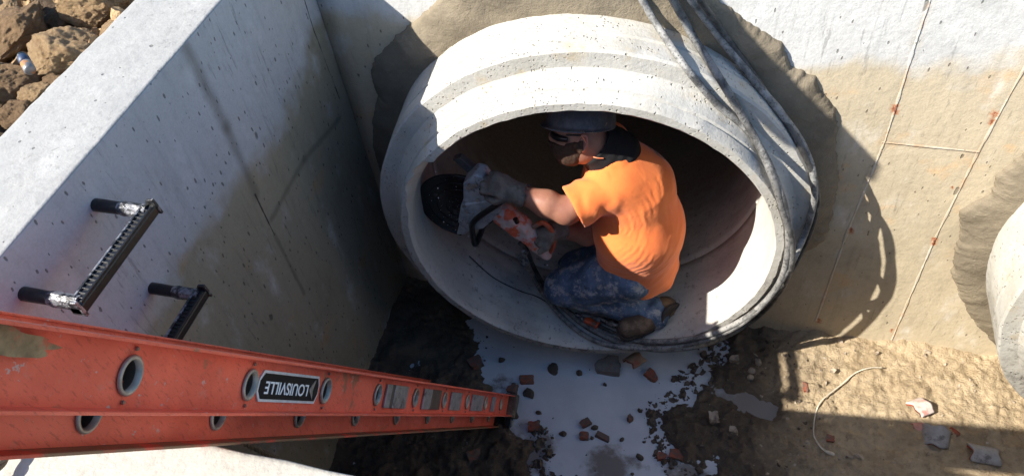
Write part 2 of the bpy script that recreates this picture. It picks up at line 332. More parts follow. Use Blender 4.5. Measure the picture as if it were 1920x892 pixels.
def fiber_mat():
    b = B('scuffed_red_fibreglass'); n = b.noise(b.sc(b.co, (1, 1, 1)), 9, 6, .6); g = b.noise(b.sc(b.co, (1, 6, 3)), 40, 4, .7); sc = b.noise(b.vadd(b.co, (1, 8, 3)), 26, 6, .75)
    c = b.mix(b.rg(n, .35, .68), (.84, .155, .085), (.70, .12, .065)); c = b.mix(b.rg(g, .55, .75, 0, .35), c, (.30, .04, .02))
    c = b.mix(b.rg(sc, .56, .70, 0, .4), c, (.55, .26, .19)); c = b.mix(b.rg(b.noise(b.sc(b.vadd(b.co, (3, 1, 1)), (1, 9, 2)), 22, 6, .7), .54, .66, 0, .4), c, (.24, .04, .02)); c = b.mix(b.rg(b.noise(b.vadd(b.co, (4, 4, 1)), 55, 4, .7), .64, .69, 0, .8), c, (.45, .40, .36))
    c = b.mix(b.rg(b.noise(b.vadd(b.co, (6, 2, 9)), 5.5, 6, .7), .60, .66, 0, .7), c, (.22, .15, .08))
    return b.fin(c, b.rg(n, .3, .7, .42, .6), b.bump(b.m('ADD', b.m('MULTIPLY', g, .4), sc), .002, .7), spec=.4)
m_red = fiber_mat()
m_fl = simple('muddy_ladder_flange', (.62, .10, .055), .6, dirt=(.19, .13, .07), dirtf=(.38, .50), dscale=11)
m_alu = simple('scratched_aluminium', (.50, .50, .49), .42, .75, .3, 50, .002, dirt=(.16, .15, .13), dirtf=(.52, .66), dscale=30)
m_alud = simple('dull_ring_aluminium', (.45, .41, .34), .5, .45, .3, 50, .001, dirt=(.22, .17, .11), dirtf=(.5, .7), dscale=22)
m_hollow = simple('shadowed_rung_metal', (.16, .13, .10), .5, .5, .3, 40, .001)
m_black = simple('black_plastic', (.012, .012, .013), .35, 0, .3, 60, .002, dirt=(.10, .09, .08), dirtf=(.62, .75), dscale=30)
m_blackm = simple('black_decal', (.010, .010, .011), .35, 0, .2, 60, 0)
m_film = simple('torn_shiny_film', (.30, .30, .31), .32, .45, .5, 70, .006, dirt=(.02, .02, .02), dirtf=(.46, .54), dscale=38)
m_white = simple('white_lettering', (.85, .85, .83), .5, 0, .1, 60, 0)
m_rubber = simple('worn_rubber_foot', (.14, .12, .09), .75, 0, .4, 40, .004, dirt=(.32, .26, .17))
def hose_mat(name, k):
    b = B(name); n = b.noise(b.co, 18, 6, .7); f = b.noise(b.co, 110, 4, .75)
    c = b.mix(b.rg(n, .40, .62), (.27*k, .265*k, .25*k), (.10*k, .098*k, .094*k)); c = b.mix(b.rg(f, .52, .66, 0, .85), c, (.022, .022, .022))
    return b.fin(c, .55, b.bump(b.m('ADD', n, f), .003, .8))
m_hose = hose_mat('slurry_coated_hose', 1.0); m_hose2 = hose_mat('grimy_rubber_hose', .35); m_hose3 = hose_mat('grey_slurry_hose', .72)

# ------------------------------------------------------------------ ground outside the pit
def grid(xs, ys, fz, name, mat, attr=None, kind=None, mask=None):
    X, Y = np.meshgrid(xs, ys, indexing='ij'); p = np.stack([X, Y, np.zeros_like(X)], -1); Z, A = fz(p); p[..., 2] = Z
    n, m = X.shape; v = p.reshape(-1, 3); I = np.arange(n*m).reshape(n, m)
    f = np.stack([I[:-1, :-1], I[1:, :-1], I[1:, 1:], I[:-1, 1:]], -1).reshape(-1, 4)
    o = obj(name, v, f, mat, None, True)
    if attr: a = o.data.attributes.new(attr, 'FLOAT', 'POINT'); a.data.foreach_set('value', A.ravel().astype(np.float32))
    if kind: o['kind'] = kind
    return o
def far_ground():
    m = MB(); R = 120; x0, x1, y0, y1 = -3.6, 4.2, -2.2, 3.6
    z = 1.70
    m.add([(-R, -R, z), (R, -R, z), (R, R, z), (-R, R, z), (x0, y0, z), (x1, y0, z), (x1, y1, z), (x0, y1, z)], [(0, 1, 5, 4), (1, 2, 6, 5), (2, 3, 7, 6), (3, 0, 4, 7)])
    o = m.obj('ground', m_soil); o['kind'] = 'structure'
far_ground()
def near_soil(xs, ys, name):
    def fz(p):
        z = 1.72+.07*fbm(p, 2.2, 3)+.06*ridge(p, 5, 4)+.02*fbm(p, 22, 3)+np.where(p[..., 1] > 2.4, .10, 0)
        edge = np.minimum(np.minimum(p[..., 0]+3.75, 4.35-p[..., 0]), np.minimum(p[..., 1]+2.35, 3.75-p[..., 1]))
        return np.where(edge < .1, 1.66, z), None
    return grid(xs, ys, fz, name, m_soil, kind='structure')
near_soil(np.arange(-3.7, -1.66, .012), np.arange(-.3, 3.7, .012), 'soil')
near_soil(np.arange(-1.68, 4.3, .06), np.arange(2.40, 3.7, .05), 'soil')
near_soil(np.arange(-3.7, 4.3, .06), np.arange(-2.3, .17, .05), 'soil')
near_soil(np.arange(3.35, 4.3, .06), np.arange(-.3, 3.7, .06), 'soil')

# ------------------------------------------------------------------ the pit floor
def polysd(p, poly):
    x, y = p[..., 0], p[..., 1]; d = np.full(x.shape, 1e9); ins = np.zeros(x.shape, bool); n = len(poly)
    for i in range(n):
        a = poly[i]; b = poly[(i+1) % n]; e = b-a; t = np.clip(((x-a[0])*e[0]+(y-a[1])*e[1])/(e@e), 0, 1)
        d = np.minimum(d, np.hypot(x-a[0]-t*e[0], y-a[1]-t*e[1]))
        c = ((a[1] > y) != (b[1] > y)) & (x < (b[0]-a[0])*(y-a[1])/(b[1]-a[1]+1e-12)+a[0]); ins ^= c
    return np.where(ins, -d, d)
def fpoly(pts): return np.array([F(a, b, .015)[:2] for a, b in pts])
pool = fpoly([(895, 600), (915, 650), (905, 662), (925, 680), (912, 700), (935, 712), (940, 742), (960, 762), (962, 796), (985, 806), (1012, 812), (1022, 836), (1008, 868), (1030, 895), (1015, 990), (1320, 990), (1300, 892), (1262, 866), (1245, 830), (1226, 800), (1226, 772), (1258, 748), (1290, 740), (1300, 722), (1285, 706), (1318, 700), (1322, 676), (1350, 668), (1345, 640), (1360, 600), (1280, 560), (1100, 560)])
pool2 = fpoly([(1345, 728), (1390, 732), (1425, 748), (1450, 752), (1462, 764), (1448, 780), (1425, 774), (1392, 766), (1362, 748)])
isl = fpoly([(1090, 858), (1110, 850), (1135, 868), (1140, 900), (1100, 900)])
def floor_fz(p):
    q = p.copy(); sd = polysd(q, pool)+.026*fbm(q, 16, 4, .6)+.020*fbm(q, 45, 4, .65)
    sd = np.minimum(sd, polysd(q, pool2)+.034+.030*fbm(q, 22, 4, .6))
    sd = np.maximum(sd, -(polysd(q, isl)+.02*fbm(q, 22, 3)))
    rise = np.clip((sd+.015)/.10, 0, 1); rise = rise*rise*(3-2*rise)
    rough = .034*ridge(q, 6, 4)+.030*fbm(q, 18, 5, .62)-.016*ridge(q, 11, 3)+.014*fbm(q, 55, 2)
    right = np.clip((q[..., 0]-.15)/.6, 0, 1)
    z = -.03+rise*(.048+.022*right)+rise*rough*(.48+.42*(1-right))+rise*.006*fbm(q, 75, 2) + np.clip(sd, 0, .6)*.03
    wall = np.clip(1-(D-q[..., 1])/.22, 0, 1)*np.clip((q[..., 0]-.2)/.4, 0, 1); z += wall*(.03+.02*fbm(q, 9, 3))
    wet = 1-np.clip((q[..., 0]-.22+.16*fbm(q, 5, 3))/.38, 0, 1); wet = np.maximum(wet, 1-np.clip(sd/.10, 0, 1))
    return z, np.clip(wet, 0, 1)
o = grid(np.arange(-1.44, 3.4, .0075), np.arange(.38, 2.19, .0075), floor_fz, 'floor', m_mud, 'wet', 'structure')
b = B('milky_slurry_water'); n = b.noise(b.co, 4, 5, .6); n2 = b.noise(b.co, 60, 5, .7)
c = b.mix(b.rg(n, .3, .7), (.58, .60, .61), (.48, .50, .51)); 
x_, y_ = b.sep(b.co)[:2]
wn = b.m('MULTIPLY', b.m('SUBTRACT', b.noise(b.co, 9, 6, .65), .5), .35)
for (cx_, cy_, r_) in ((F(1425, 765)[0], F(1425, 765)[1], .34), (F(985, 850)[0], F(985, 850)[1], .16), (F(1150, 880)[0], F(1150, 880)[1], .13), (F(930, 745)[0], F(930, 745)[1], .10), (F(1280, 890)[0], F(1280, 890)[1], .12)):
    dd_ = b.m('ADD', b.seg(x_, y_, (cx_, cy_), (cx_+.001, cy_)), wn); c = b.mix(b.rg(dd_, r_, r_*.35, 0, .8), c, (.12, .092, .066))
c = b.mix(b.rg(n2, .68, .75, 0, .6), c, (.14, .13, .12))
m_water = b.fin(c, .38, b.bump(n, .004, .3), spec=.25)
o = MB().add([(-1.41, .42, .0), (3.3, .42, .0), (3.3, 2.16, .0), (-1.41, 2.16, .0)], [(0, 1, 2, 3)]).obj('water', m_water); o['kind'] = 'structure'

# ------------------------------------------------------------------ walls
def rough_slab(name, x0, x1, y0, y1, z0, z1, mats, label, face, holes=()):
    # solid wall: fine top and inner face so that the arris can wander like cast concrete
    bm = bmesh.new(); bmesh.ops.create_cube(bm, size=1)
    for v in bm.verts: v.co = Vector((x0 if v.co.x < 0 else x1, y0 if v.co.y < 0 else y1, z0 if v.co.z < 0 else z1))
    bmesh.ops.bevel(bm, geom=[e for e in bm.edges if all(abs(v.co.z-z1) < 1e-4 for v in e.verts)], offset=.010, segments=3, profile=.6, affect='EDGES')
    for cut in range(7):
        es = [e for e in bm.edges if e.calc_length() > .06 and cut < 6]
        if not es: break
        bmesh.ops.subdivide_edges(bm, edges=es, cuts=1, use_grid_fill=True)
    me = bpy.data.meshes.new(name); bm.normal_update()
    p = np.array([v.co[:] for v in bm.verts]); nn = np.array([v.normal[:] for v in bm.verts])
    top = np.clip((p[:, 2]-(z1-.05))/.05, 0, 1)
    p = p+nn*(.003*fbm(p, 5, 3)+top*.004*fbm(p, 30, 3))[:, None]
    for v, c in zip(bm.verts, p): v.co = c
    for f in bm.faces:
        f.material_index = 1 if (f.normal.z > .7) else 0; f.smooth = True
    bm.to_mesh(me); bm.free()
    for m in mats: me.materials.append(m)
    o = bpy.data.objects.new(name, me); COL.objects.link(o); tag(o, label, 'wall')
    for (c, ax, r) in holes:                    # cast openings for the pipes
        b2 = bmesh.new(); bmesh.ops.create_cone(b2, cap_ends=True, segments=96, radius1=r, radius2=r, depth=3, matrix=Matrix.Translation(c.tolist()) @ Vector(ax.tolist()).to_track_quat('Z', 'X').to_matrix().to_4x4())
        mc = bpy.data.meshes.new('cut'); b2.to_mesh(mc); b2.free(); oc = bpy.data.objects.new('cut', mc); COL.objects.link(oc)
        md = o.modifiers.new('h', 'BOOLEAN'); md.object = oc; md.operation = 'DIFFERENCE'; md.solver = 'EXACT'; bpy.context.view_layer.update()
        nm = bpy.data.meshes.new_from_object(o.evaluated_get(bpy.context.evaluated_depsgraph_get())); o.modifiers.clear(); o.data = nm; bpy.data.objects.remove(oc)
    return o
rough_slab('concrete_wall', -1.70, W, .10, 2.47, -.1, TOP, (m_left, m_top), 'shaded left concrete wall with pitted grey top band, brown stain and black steps', 'x')
rough_slab('concrete_wall', W+.002, 3.3, D, 2.45, -.1, TOP-.004, (m_back, m_top), 'sunlit back concrete wall with tan water stain and rust spots, pierced by both pipes', 'y', [(np.array([-.393, 1.81, .871]), np.array([math.sin(-.102), math.cos(-.102), 0]), .80), (np.array([1.857, 1.71, .871]), np.array([0, 1., 0]), .80)])
rough_slab('concrete_wall', W+.002, 3.3, .14, FY, -.1, TOP-.006, (m_front, m_front), 'near concrete wall under the ladder, its bright stained top at the bottom left', 'y')
rough_slab('concrete_wall', 3.302, 3.55, .14, 2.45, -.1, TOP-.008, (m_back, m_top), 'far right concrete wall closing the pit beyond the second pipe', 'x')

# added bar on invented supports, out of view, casting the back wall's shadow band
tr_ = thing('added_shadow_bar', (-.93, 2.75, 1.8), 'added unseen timber bar over the back corner of the pit, casting the shadow band', 'rail')
m_wood = simple('sawn_timber', (.36, .26, .15), .8, 0, .3, 20, .003)
MB().box((-.93, 2.06, 2.60), ((1, 0, 0), (0, 1, 0), (0, 0, 1)), (.038, .86, .038)).obj('beam', m_wood, tr_, bevel=.003)
MB().box((-.93, 2.75, 2.15), ((1, 0, 0), (0, 1, 0), (0, 0, 1)), (.037, .037, .41)).obj('post', m_wood, tr_, bevel=.003)
MB().tube([(-.93, 2.70, 1.98), (-.93, 2.18, 2.54)], .03, 4).obj('brace', m_wood, tr_)

# ------------------------------------------------------------------ concrete pipes
RI, RT, RSH, RO, SD = .6715, .708, .751, .816, .112
C0 = np.array([-.393, 1.81, .871]); YAW = -.102
def frame(yaw): return np.array([math.sin(yaw), math.cos(yaw), 0]), np.array([math.cos(yaw), -math.sin(yaw), 0])
AX, HX = frame(YAW); UZ = np.array([0, 0, 1.])
def revolve(profile, C, ax, hx, n=256, jit=None):
    k = len(profile); th = np.linspace(0, 2*math.pi, n, endpoint=False)[:, None]; pr = np.array(profile)
    r = np.repeat(pr[None, :, 0], n, 0); d = np.repeat(pr[None, :, 1], n, 0); t = np.repeat(th, k, 1)
    if jit is not None: r, d = jit(t, r, d)
    V = C+ax*d[..., None]+r[..., None]*(np.cos(t)[..., None]*hx+np.sin(t)[..., None]*UZ)
    Fc = [(i*k+j, i*k+j+1, ((i+1) % n)*k+j+1, ((i+1) % n)*k+j) for i in range(n) for j in range(k-1)]
    return V.reshape(-1, 3), Fc
def dens(pr, step=.02):
    out = []
    for a, b_ in zip(pr[:-1], pr[1:]):
        n = max(1, int(math.hypot(b_[0]-a[0], b_[1]-a[1])/step))
        out += [(a[0]+(b_[0]-a[0])*t/n, a[1]+(b_[1]-a[1])*t/n) for t in range(n)]
    return out+[pr[-1]]
def build_pipe(C, yaw, label, chip, outl, wall_t):
    ax, hx = frame(yaw); root = thing('concrete_pipe', C+ax*.2-UZ*RO, label, 'pipe')
    outer = dens([(RI+.004, 0), (RT-.006, 0), (RT, .006), (RT+.010, .040), (RT+.003, .043), (RT+.004, .050), (RT+.014, .054), (RSH-.012, SD-.014), (RSH, SD-.003), (RSH+.004, SD), (RO-.008, SD+.001), (RO, SD+.008), (RO, SD+.082), (RO-.009, SD+.086), (RO-.008, SD+.094), (RO-.001, SD+.099), (RO-.001, SD+.5)])
    def jo(t, r, d):
        q = np.stack([np.cos(t)*r, d, np.sin(t)*r], -1); g = fbm(q, 9, 3)*.0035+fbm(q, 45, 2)*.0018
        g = g+np.where(d < .03, fbm(q+7, 30, 3)*.003, 0); c = chip(t)
        r = np.where((c > 0) & (d < .004) & (r < RI+c), RI+c, r)
        return r+g, d+fbm(q+3, 14, 2)*.002
    V, Fc = revolve(outer, C, ax, hx, 320, jo); bo = obj('barrel', V, [f[::-1] for f in Fc], m_pipe_at(C), root, True); bo.data.set_sharp_from_angle(angle=math.radians(32))
    inner = dens([(RI+.004, .0), (RI, .004), (RI, .05), (RI, .15), (RI+.001, .40), (RI+.006, .403), (RI+.006, .412), (RI, .415), (RI, 3.2)], .03)
    def ji(t, r, d):
        q = np.stack([np.cos(t)*r, d, np.sin(t)*r], -1); g = fbm(q, 5, 2)*.002; c = chip(t)
        r2 = r+np.where(d < .05, c*np.clip(1-d/.05, 0, 1), 0)
        ro, do = jo(t, np.full_like(r, RI+.004), np.zeros_like(d))
        return np.where(d < .001, ro, r2+g), np.where(d < .001, do, d)
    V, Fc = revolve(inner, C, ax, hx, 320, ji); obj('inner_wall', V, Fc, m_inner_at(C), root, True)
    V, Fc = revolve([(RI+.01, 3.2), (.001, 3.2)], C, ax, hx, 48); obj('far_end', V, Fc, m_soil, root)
    # mortar collar smeared on the wall round the pipe
    cw = C+ax*((D-C[1])/ax[1]); th0 = np.array([a for a, _ in outl]); rr0 = np.array([r for _, r in outl]); n = 900; V = []; kk = 40
    t = np.linspace(0, 2*math.pi, n, endpoint=False)[:, None]; R = np.interp(t, np.concatenate([th0-2*math.pi, th0, th0+2*math.pi]), np.tile(rr0, 3))
    q0 = np.stack([np.cos(t), np.sin(t), .3+0*t], -1); R = np.maximum(R+.010*fbm(q0, 12, 4, .6)+.012*fbm(q0, 34, 3, .6), RO+.03)
    sj = (np.arange(kk)/(kk-1))[None]; r = RO-.03+(R-RO+.03)*sj; q = cw+r[..., None]*(np.cos(t)[..., None]*np.array([1., 0, 0])+np.sin(t)[..., None]*UZ)
    hg = wall_t*(1-sj**3)+.012+.009*fbm(q, 6, 3)+.0026*fbm(q*np.array([1, 1, 1.6]), 26, 4, .65)+.003*ridge(q+.15*fbm(q, 3, 2)[..., None], 9, 2); hg[:, -1] = -.004; hg[:, -2] = .007
    q[..., 1] = D-hg; V = q.reshape(-1, 3)
    Fc = [(i*kk+j, i*kk+j+1, ((i+1) % n)*kk+j+1, ((i+1) % n)*kk+j) for i in range(n) for j in range(kk-1)]
    obj('mortar_collar', V, [f[::-1] for f in Fc], m_mortar, root, True); return root
def m_pipe_at(C): return m_pipe
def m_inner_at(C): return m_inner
# move the material's height test to the pipe centre: parts keep the root origin, C - RO
for mt in (m_pipe, m_inner):
    pass
def polar(pts, cx, cz):
    out = []
    for a, b_ in pts:
        q = P(a, b_, D-.02); out.append((math.atan2(q[2]-cz, q[0]-cx) % (2*math.pi), math.hypot(q[0]-cx, q[2]-cz)))
    return sorted(out)
cwx = C0[0]+AX[0]*((D-C0[1])/AX[1])
outl = polar([(1335, 0), (1400, 45), (1465, 88), (1480, 125), (1530, 150), (1540, 175), (1568, 215), (1568, 290), (1562, 400), (1545, 455), (1500, 480)], cwx, C0[2])
outl += [(t % (2*math.pi), r) for t, r in ((math.pi*.5, 1.13), (math.pi*.62, 1.12))]
outl += polar([(830, -5), (790, 30), (745, 68), (718, 100), (690, 132), (705, 180), (697, 260), (708, 320)], cwx, C0[2])+[(math.pi*1.3, .93), (math.pi*1.6, .9)]
outl = sorted(outl)
def chip_main(t):
    # broken piece of the lip high on the left side (angles from +x, counter-clockwise)
    d = np.degrees(t)
    return np.maximum(0, np.where((d > 140) & (d < 166), .034*np.clip((d-140)/1.2, 0, 1)*np.clip((166-d)/8, 0, 1)*(1+.8*fbm(np.stack([d*0, d, d*0], -1), .35, 4, .6)), 0))
pipe1 = build_pipe(C0, YAW, 'large concrete pipe with stepped end in the centre, a worker kneeling inside it', chip_main, outl, .035)
C1 = np.array([1.857, 1.71, .871])
out2 = polar([(1920, 292), (1870, 335), (1858, 372), (1800, 402), (1800, 440), (1788, 520), (1805, 570), (1840, 620), (1860, 645)], C1[0], C1[2])
out2 = sorted(out2+[(0., 1.0), (math.pi*.5, 1.05), (math.pi*1.5, .88), (math.pi*1.9, .95)])
pipe2 = build_pipe(C1, 0, 'white sunlit concrete pipe cut off by the right edge of the photo', lambda t: 0*t, out2, .03)
# crack beside the broken lip

# ------------------------------------------------------------------ resting things on the pipe: small distance field
def sbox(r, d, r0, r1, d0, d1):
    qx = np.abs(r-(r0+r1)/2)-(r1-r0)/2; qy = np.abs(d-(d0+d1)/2)-(d1-d0)/2
    return np.hypot(max(qx, 0), max(qy, 0))+min(max(qx, qy), 0)
def scene_sd(p):
    q = p-C0; d = q@AX; r = math.hypot(q@HX, q[2])
    s = min(sbox(r, d, RI, RO, SD, 3), sbox(r, d, RI, RT+.02, 0, SD+.01))
    cwall = max(0, 1-max(0, r-RO)/.25)*.035
    s = min(s, D-cwall-.008-p[1], p[2]+.0)
    return s
def rest(px, py, r, gap=.002, tmin=1.2, tmax=4.):
    dr = nrm(ray(px, py)); t = tmin; o_ = np.array([0, 0, HC])
    for i in range(200):
        s = scene_sd(o_+dr*t)-r-gap
        if s < .0004: break
        t += s*.95
        if t > tmax: break
    return o_+dr*t
def hose(name, pts, r, mat, label, group, n=10, smooth=16):
    r = r*.77
    # pts: (px, py) rests on what lies behind, (px, py, y) is given
    q = []
    xy = spline([(a[0], a[1], 0) for a in pts], 6)[:, :2]
    giv = [(i*6, a[2]) for i, a in enumerate(pts) if len(a) > 2]
    T = []
    for i, (a, b_) in enumerate(xy):
        p_ = rest(a, b_, r); T.append(np.linalg.norm(p_-[0, 0, HC]))
    T = np.array(T)
    for i, y in giv:
        dr = nrm(ray(*xy[i])); T[i] = y/dr[1]
        lo = max(0, i-5); hi = min(len(T), i+6)
    gi = np.array([i for i, _ in giv], int)
    if len(gi) > 1:                              # between two given stations the depth is interpolated
        for a, b_ in zip(gi[:-1], gi[1:]):
            if b_-a <= 6: T[a:b_+1] = np.linspace(T[a], T[b_], b_-a+1)
    T0 = T.copy()
    for _ in range(smooth):
        T2 = T.copy(); T2[1:-1] = (T[:-2]+T[1:-1]*2+T[2:])/4; T = np.minimum(T2, T0+.0) if _ > 1 else T2
    T = np.minimum(T, T0)
    for _ in range(2): T2 = T.copy(); T2[1:-1] = (T[:-2]+T[1:-1]*2+T[2:])/4; T = T2
    pt = np.array([np.array([0, 0, HC])+nrm(ray(*xy[i]))*T[i] for i in range(len(T))])
    pt = spline(pt[::2] if len(pt) % 2 else np.vstack([pt[::2], pt[-1]]), 5)
    m = MB(); m.tube(pt, r*(1+.04*vnoise(pt, 30, 3)), 12); o = m.obj(name, mat, None, True); tag(o, label, 'hose', group); recentre(o); return o, pt
G = 'hydraulic hoses looped round the pipe end'
hose('hydraulic_hose', [(1190, -30, 2.12), (1204, 0, 2.10), (1240, 60), (1290, 132), (1345, 196), (1395, 238), (1432, 288), (1458, 345), (1474, 400), (1478, 460), (1466, 520), (1432, 568), (1380, 606), (1310, 632), (1230, 640), (1165, 634), (1120, 618), (1080, 596)], .0150, m_hose, 'pale slurry coated hose lying furthest inward over the pipe crown', G)
hose('hydraulic_hose', [(1240, -35, 2.12), (1262, 0, 2.09), (1300, 70), (1345, 140), (1390, 215), (1425, 278), (1452, 340), (1470, 400), (1484, 450), (1482, 500), (1455, 556), (1405, 604), (1330, 642), (1240, 655), (1160, 640), (1100, 612), (1050, 570), (1010, 525)], .0165, m_hose3, 'thick grey hose second from the left where it crosses the pipe crown', G)
hose('hydraulic_hose', [(1270, -40, 2.12), (1296, 0, 2.08), (1350, 72), (1405, 140), (1462, 210), (1500, 262), (1522, 315), (1527, 370), (1512, 430), (1480, 500), (1440, 560), (1390, 606), (1330, 634), (1260, 650), (1190, 652), (1120, 640), (1060, 600), (1015, 545), (985, 490, 1.93)], .0155, m_hose, 'outermost hose bulging past the right side of the pipe end', G)
hose('hydraulic_hose', [(1282, -40, 2.11), (1312, 0, 2.06), (1368, 78), (1430, 165), (1478, 235), (1508, 290), (1530, 345), (1531, 395), (1508, 462), (1462, 540), (1410, 588), (1350, 620), (1280, 640), (1210, 644), (1160, 628)], .0120, m_hose2, 'thin dark hose running along the outermost loop of the bundle', G)
hose('hydraulic_hose', [(1160, 628), (1112, 606), (1075, 590), (1035, 555), (1003, 505), (988, 470, 1.93), (975, 455, 1.93)], .0130, m_hose2, 'short black hose whip rising from the orange coupling to the saw', G)
hose('water_hose', [(880, 480), (925, 520), (975, 545), (1005, 555), (1040, 575)], .0035, m_hose2, 'thin black line curving across the pipe floor left of the hoses', None)
def coupling(px, py, qx, qy, r, mat, label):
    a = rest(px, py, r); b_ = rest(qx, qy, r); d = b_-a; root = thing('hose_coupling', (a+b_)/2-[0, 0, r], label, 'coupling', 'couplings on the pipe floor')
    MB().tube([a+d*t for t in (0, .12, .12001, .5, .50001, .88, .88001, 1)], [r*.8, r*.8, r, r, r*.86, r*.86, r, r], 14).obj('sleeve', mat, root)
    MB().tube([a-d*.25, a+d*.02], [r*.72, r*.72], 14).obj('nipple', m_film, root)
coupling(1098, 600, 1122, 612, .020, simple('orange_coupling', (.62, .09, .02), .5, dirt=(.08, .06, .05)), 'small orange hose coupling below the kneeling knee')
coupling(1132, 600, 1176, 618, .018, m_film, 'metal coupling under a grey taped joint beside the boot')
coupling(1088, 592, 1126, 600, .017, simple('grey_tape', (.24, .23, .22), .8, dirt=(.05, .04, .04)), 'grey taped hose joint between knee and orange coupling')

# ------------------------------------------------------------------ ladder
u = nrm(ray(1235, 781)); v = nrm(np.array([0, -u[2], u[1]])); xw = np.array([1., 0, 0]); wx = nrm(xw-.008*v); vv = nrm(np.cross(wx, u)); vv = vv if vv[2] > 0 else -vv
Q0 = F(953, 779, .02); XA = Q0[0]
lad = thing('extension_ladder', Q0, 'red fibreglass extension ladder leaning across the lower left corner', 'ladder')
def lp(s, wv, v_): return Q0-u*s+wx*wv+vv*v_
LEN = 3.45
def rail(w0, v0, dep, s0, sgn, name='rail'):
    # channel section, flanges turned outward (sgn)
    t = .004; fl = .030*sgn
    def bar(m, wa, wb, va, vb):
        c = lp((s0+LEN)/2, (wa+wb)/2, (va+vb)/2); m.box(c, (u, wx, vv), ((LEN-s0)/2, abs(wb-wa)/2, abs(vb-va)/2))
    m = MB(); n = 32; va, vb = v0+.0045, v0+dep-.0045; vm = v0+dep/2; half = .045; prev = s0
    for sc_ in [q for q in SR if s0+half < q < LEN-half]:
        if sc_-half > prev+1e-6: m.add([lp(prev, w0, va), lp(sc_-half, w0, va), lp(sc_-half, w0, vb), lp(prev, w0, vb)], [(0, 1, 2, 3)])
        V = []
        for k in range(n):
            a = 2*math.pi*k/n; V.append(lp(sc_+.0170*math.cos(a), w0, vm+.0208*math.sin(a)))
        for k in range(n):
            a = 2*math.pi*(k+.0)/n; cx, cy = math.cos(a)*half, math.sin(a)*(vb-va)/2; q = max(abs(cx)/half, abs(cy)/((vb-va)/2)); V.append(lp(sc_+cx/q, w0, vm+cy/q))
        m.add(V, [(k, (k+1) % n, n+(k+1) % n, n+k) for k in range(n)]); prev = sc_+half
    m.add([lp(prev, w0, va), lp(LEN, w0, va), lp(LEN, w0, vb), lp(prev, w0, vb)], [(0, 1, 2, 3)])
    r = m.obj(name, m_red, lad); so_ = r.modifiers.new('s', 'SOLIDIFY'); so_.thickness = t; so_.offset = 0
    m = MB(); fw = (w0-.006*sgn, w0+fl)
    bar(m, fw[0], fw[1], v0, v0+.0045); bar(m, fw[0], fw[1], v0+dep-.0045, v0+dep)
    m.obj('flange', m_red if v0 >= 0 else m_fl, r, bevel=.0012); return r
SR = [.1725+.2967*k for k in range(11)]
DEP = .092; WID = .40
rail(-.012, 0, DEP, .0, 1); rail(-WID+.012, 0, DEP, .0, -1)
rail(-.055, -.055, DEP, .03, 1); rail(-WID+.05, -.055, DEP, .03, -1)
def oval(c, a, b_, n=28):                         # a along -u, b along v
    return [c-u*a*math.cos(2*math.pi*k/n)+vv*b_*math.sin(2*math.pi*k/n)*(1 if True else 1) for k in range(n)]
def rung(s, w0, w1, vm, va):
    n = 28; m = MB(); A, Bv = .0175, .0215
    loops = [oval(lp(s, w0+.0045, vm), A*1.24, Bv*1.22), oval(lp(s, w0+.006, vm), A*1.13, Bv*1.13), oval(lp(s, w0+.006, vm), A*1.0, Bv*1.0), oval(lp(s, w0-.004, vm), A*.9, Bv*.92)]
    V = [p for l in loops for p in l]; Fc = [(j*n+k, j*n+(k+1) % n, (j+1)*n+(k+1) % n, (j+1)*n+k) for j in range(3) for k in range(n)]
    base = oval(lp(s, w0+.002, vm), A*1.25, Bv*1.23); V += base; o0 = 4*n
    Fc += [(o0+k, o0+(k+1) % n, (k+1) % n, k) for k in range(n)]
    m.add(V, Fc); r = m.obj('rung', m_alud, lad, True)
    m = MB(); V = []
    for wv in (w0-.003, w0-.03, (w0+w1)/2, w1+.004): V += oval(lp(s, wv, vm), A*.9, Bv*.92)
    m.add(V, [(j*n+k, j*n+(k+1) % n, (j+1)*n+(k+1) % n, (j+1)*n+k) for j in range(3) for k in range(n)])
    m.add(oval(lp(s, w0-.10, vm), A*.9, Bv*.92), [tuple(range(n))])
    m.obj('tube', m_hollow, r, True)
sr = SR
for s_ in sr:
    rung(s_, -.010, -WID+.012, DEP*.5, 1)
    rung(s_-.0, -.053, -WID+.05, -.055+DEP*.5, 1)
def spx(px):
    a, b_ = -.5, 3.3
    for _ in range(40):
        m_ = (a+b_)/2; q = lp(m_, 0, .046)-[0, 0, HC]; x = 960+FPX*(q@CR)/(q@CF)
        if x > px: a = m_
        else: b_ = m_
    return a
def plate(a, b_, mat, v0=.016, v1=.074, up=.004, name='rung_brace', parent=None, skew=0.):
    s0, s1 = spx(a), spx(b_); m = MB(); c = lp((s0+s1)/2, -.008+up/2, (v0+v1)/2)
    m.box(c, (u, wx, vv), (abs(s1-s0)/2, up/2+.001, (v1-v0)/2)); return m.obj(name, mat, parent or lad, bevel=.0012)
for a, b_, mt in ((727, 736, m_alu), (742, 766, m_alu), (797, 811, m_alu), (848, 867, m_alu), (887, 908, m_alu), (924, 930, m_alu)): plate(a, b_, mt)
plate(735.5, 742.5, m_hollow, up=.002, name='label_plate'); plate(812, 829, m_hollow, up=.003, name='label_plate')
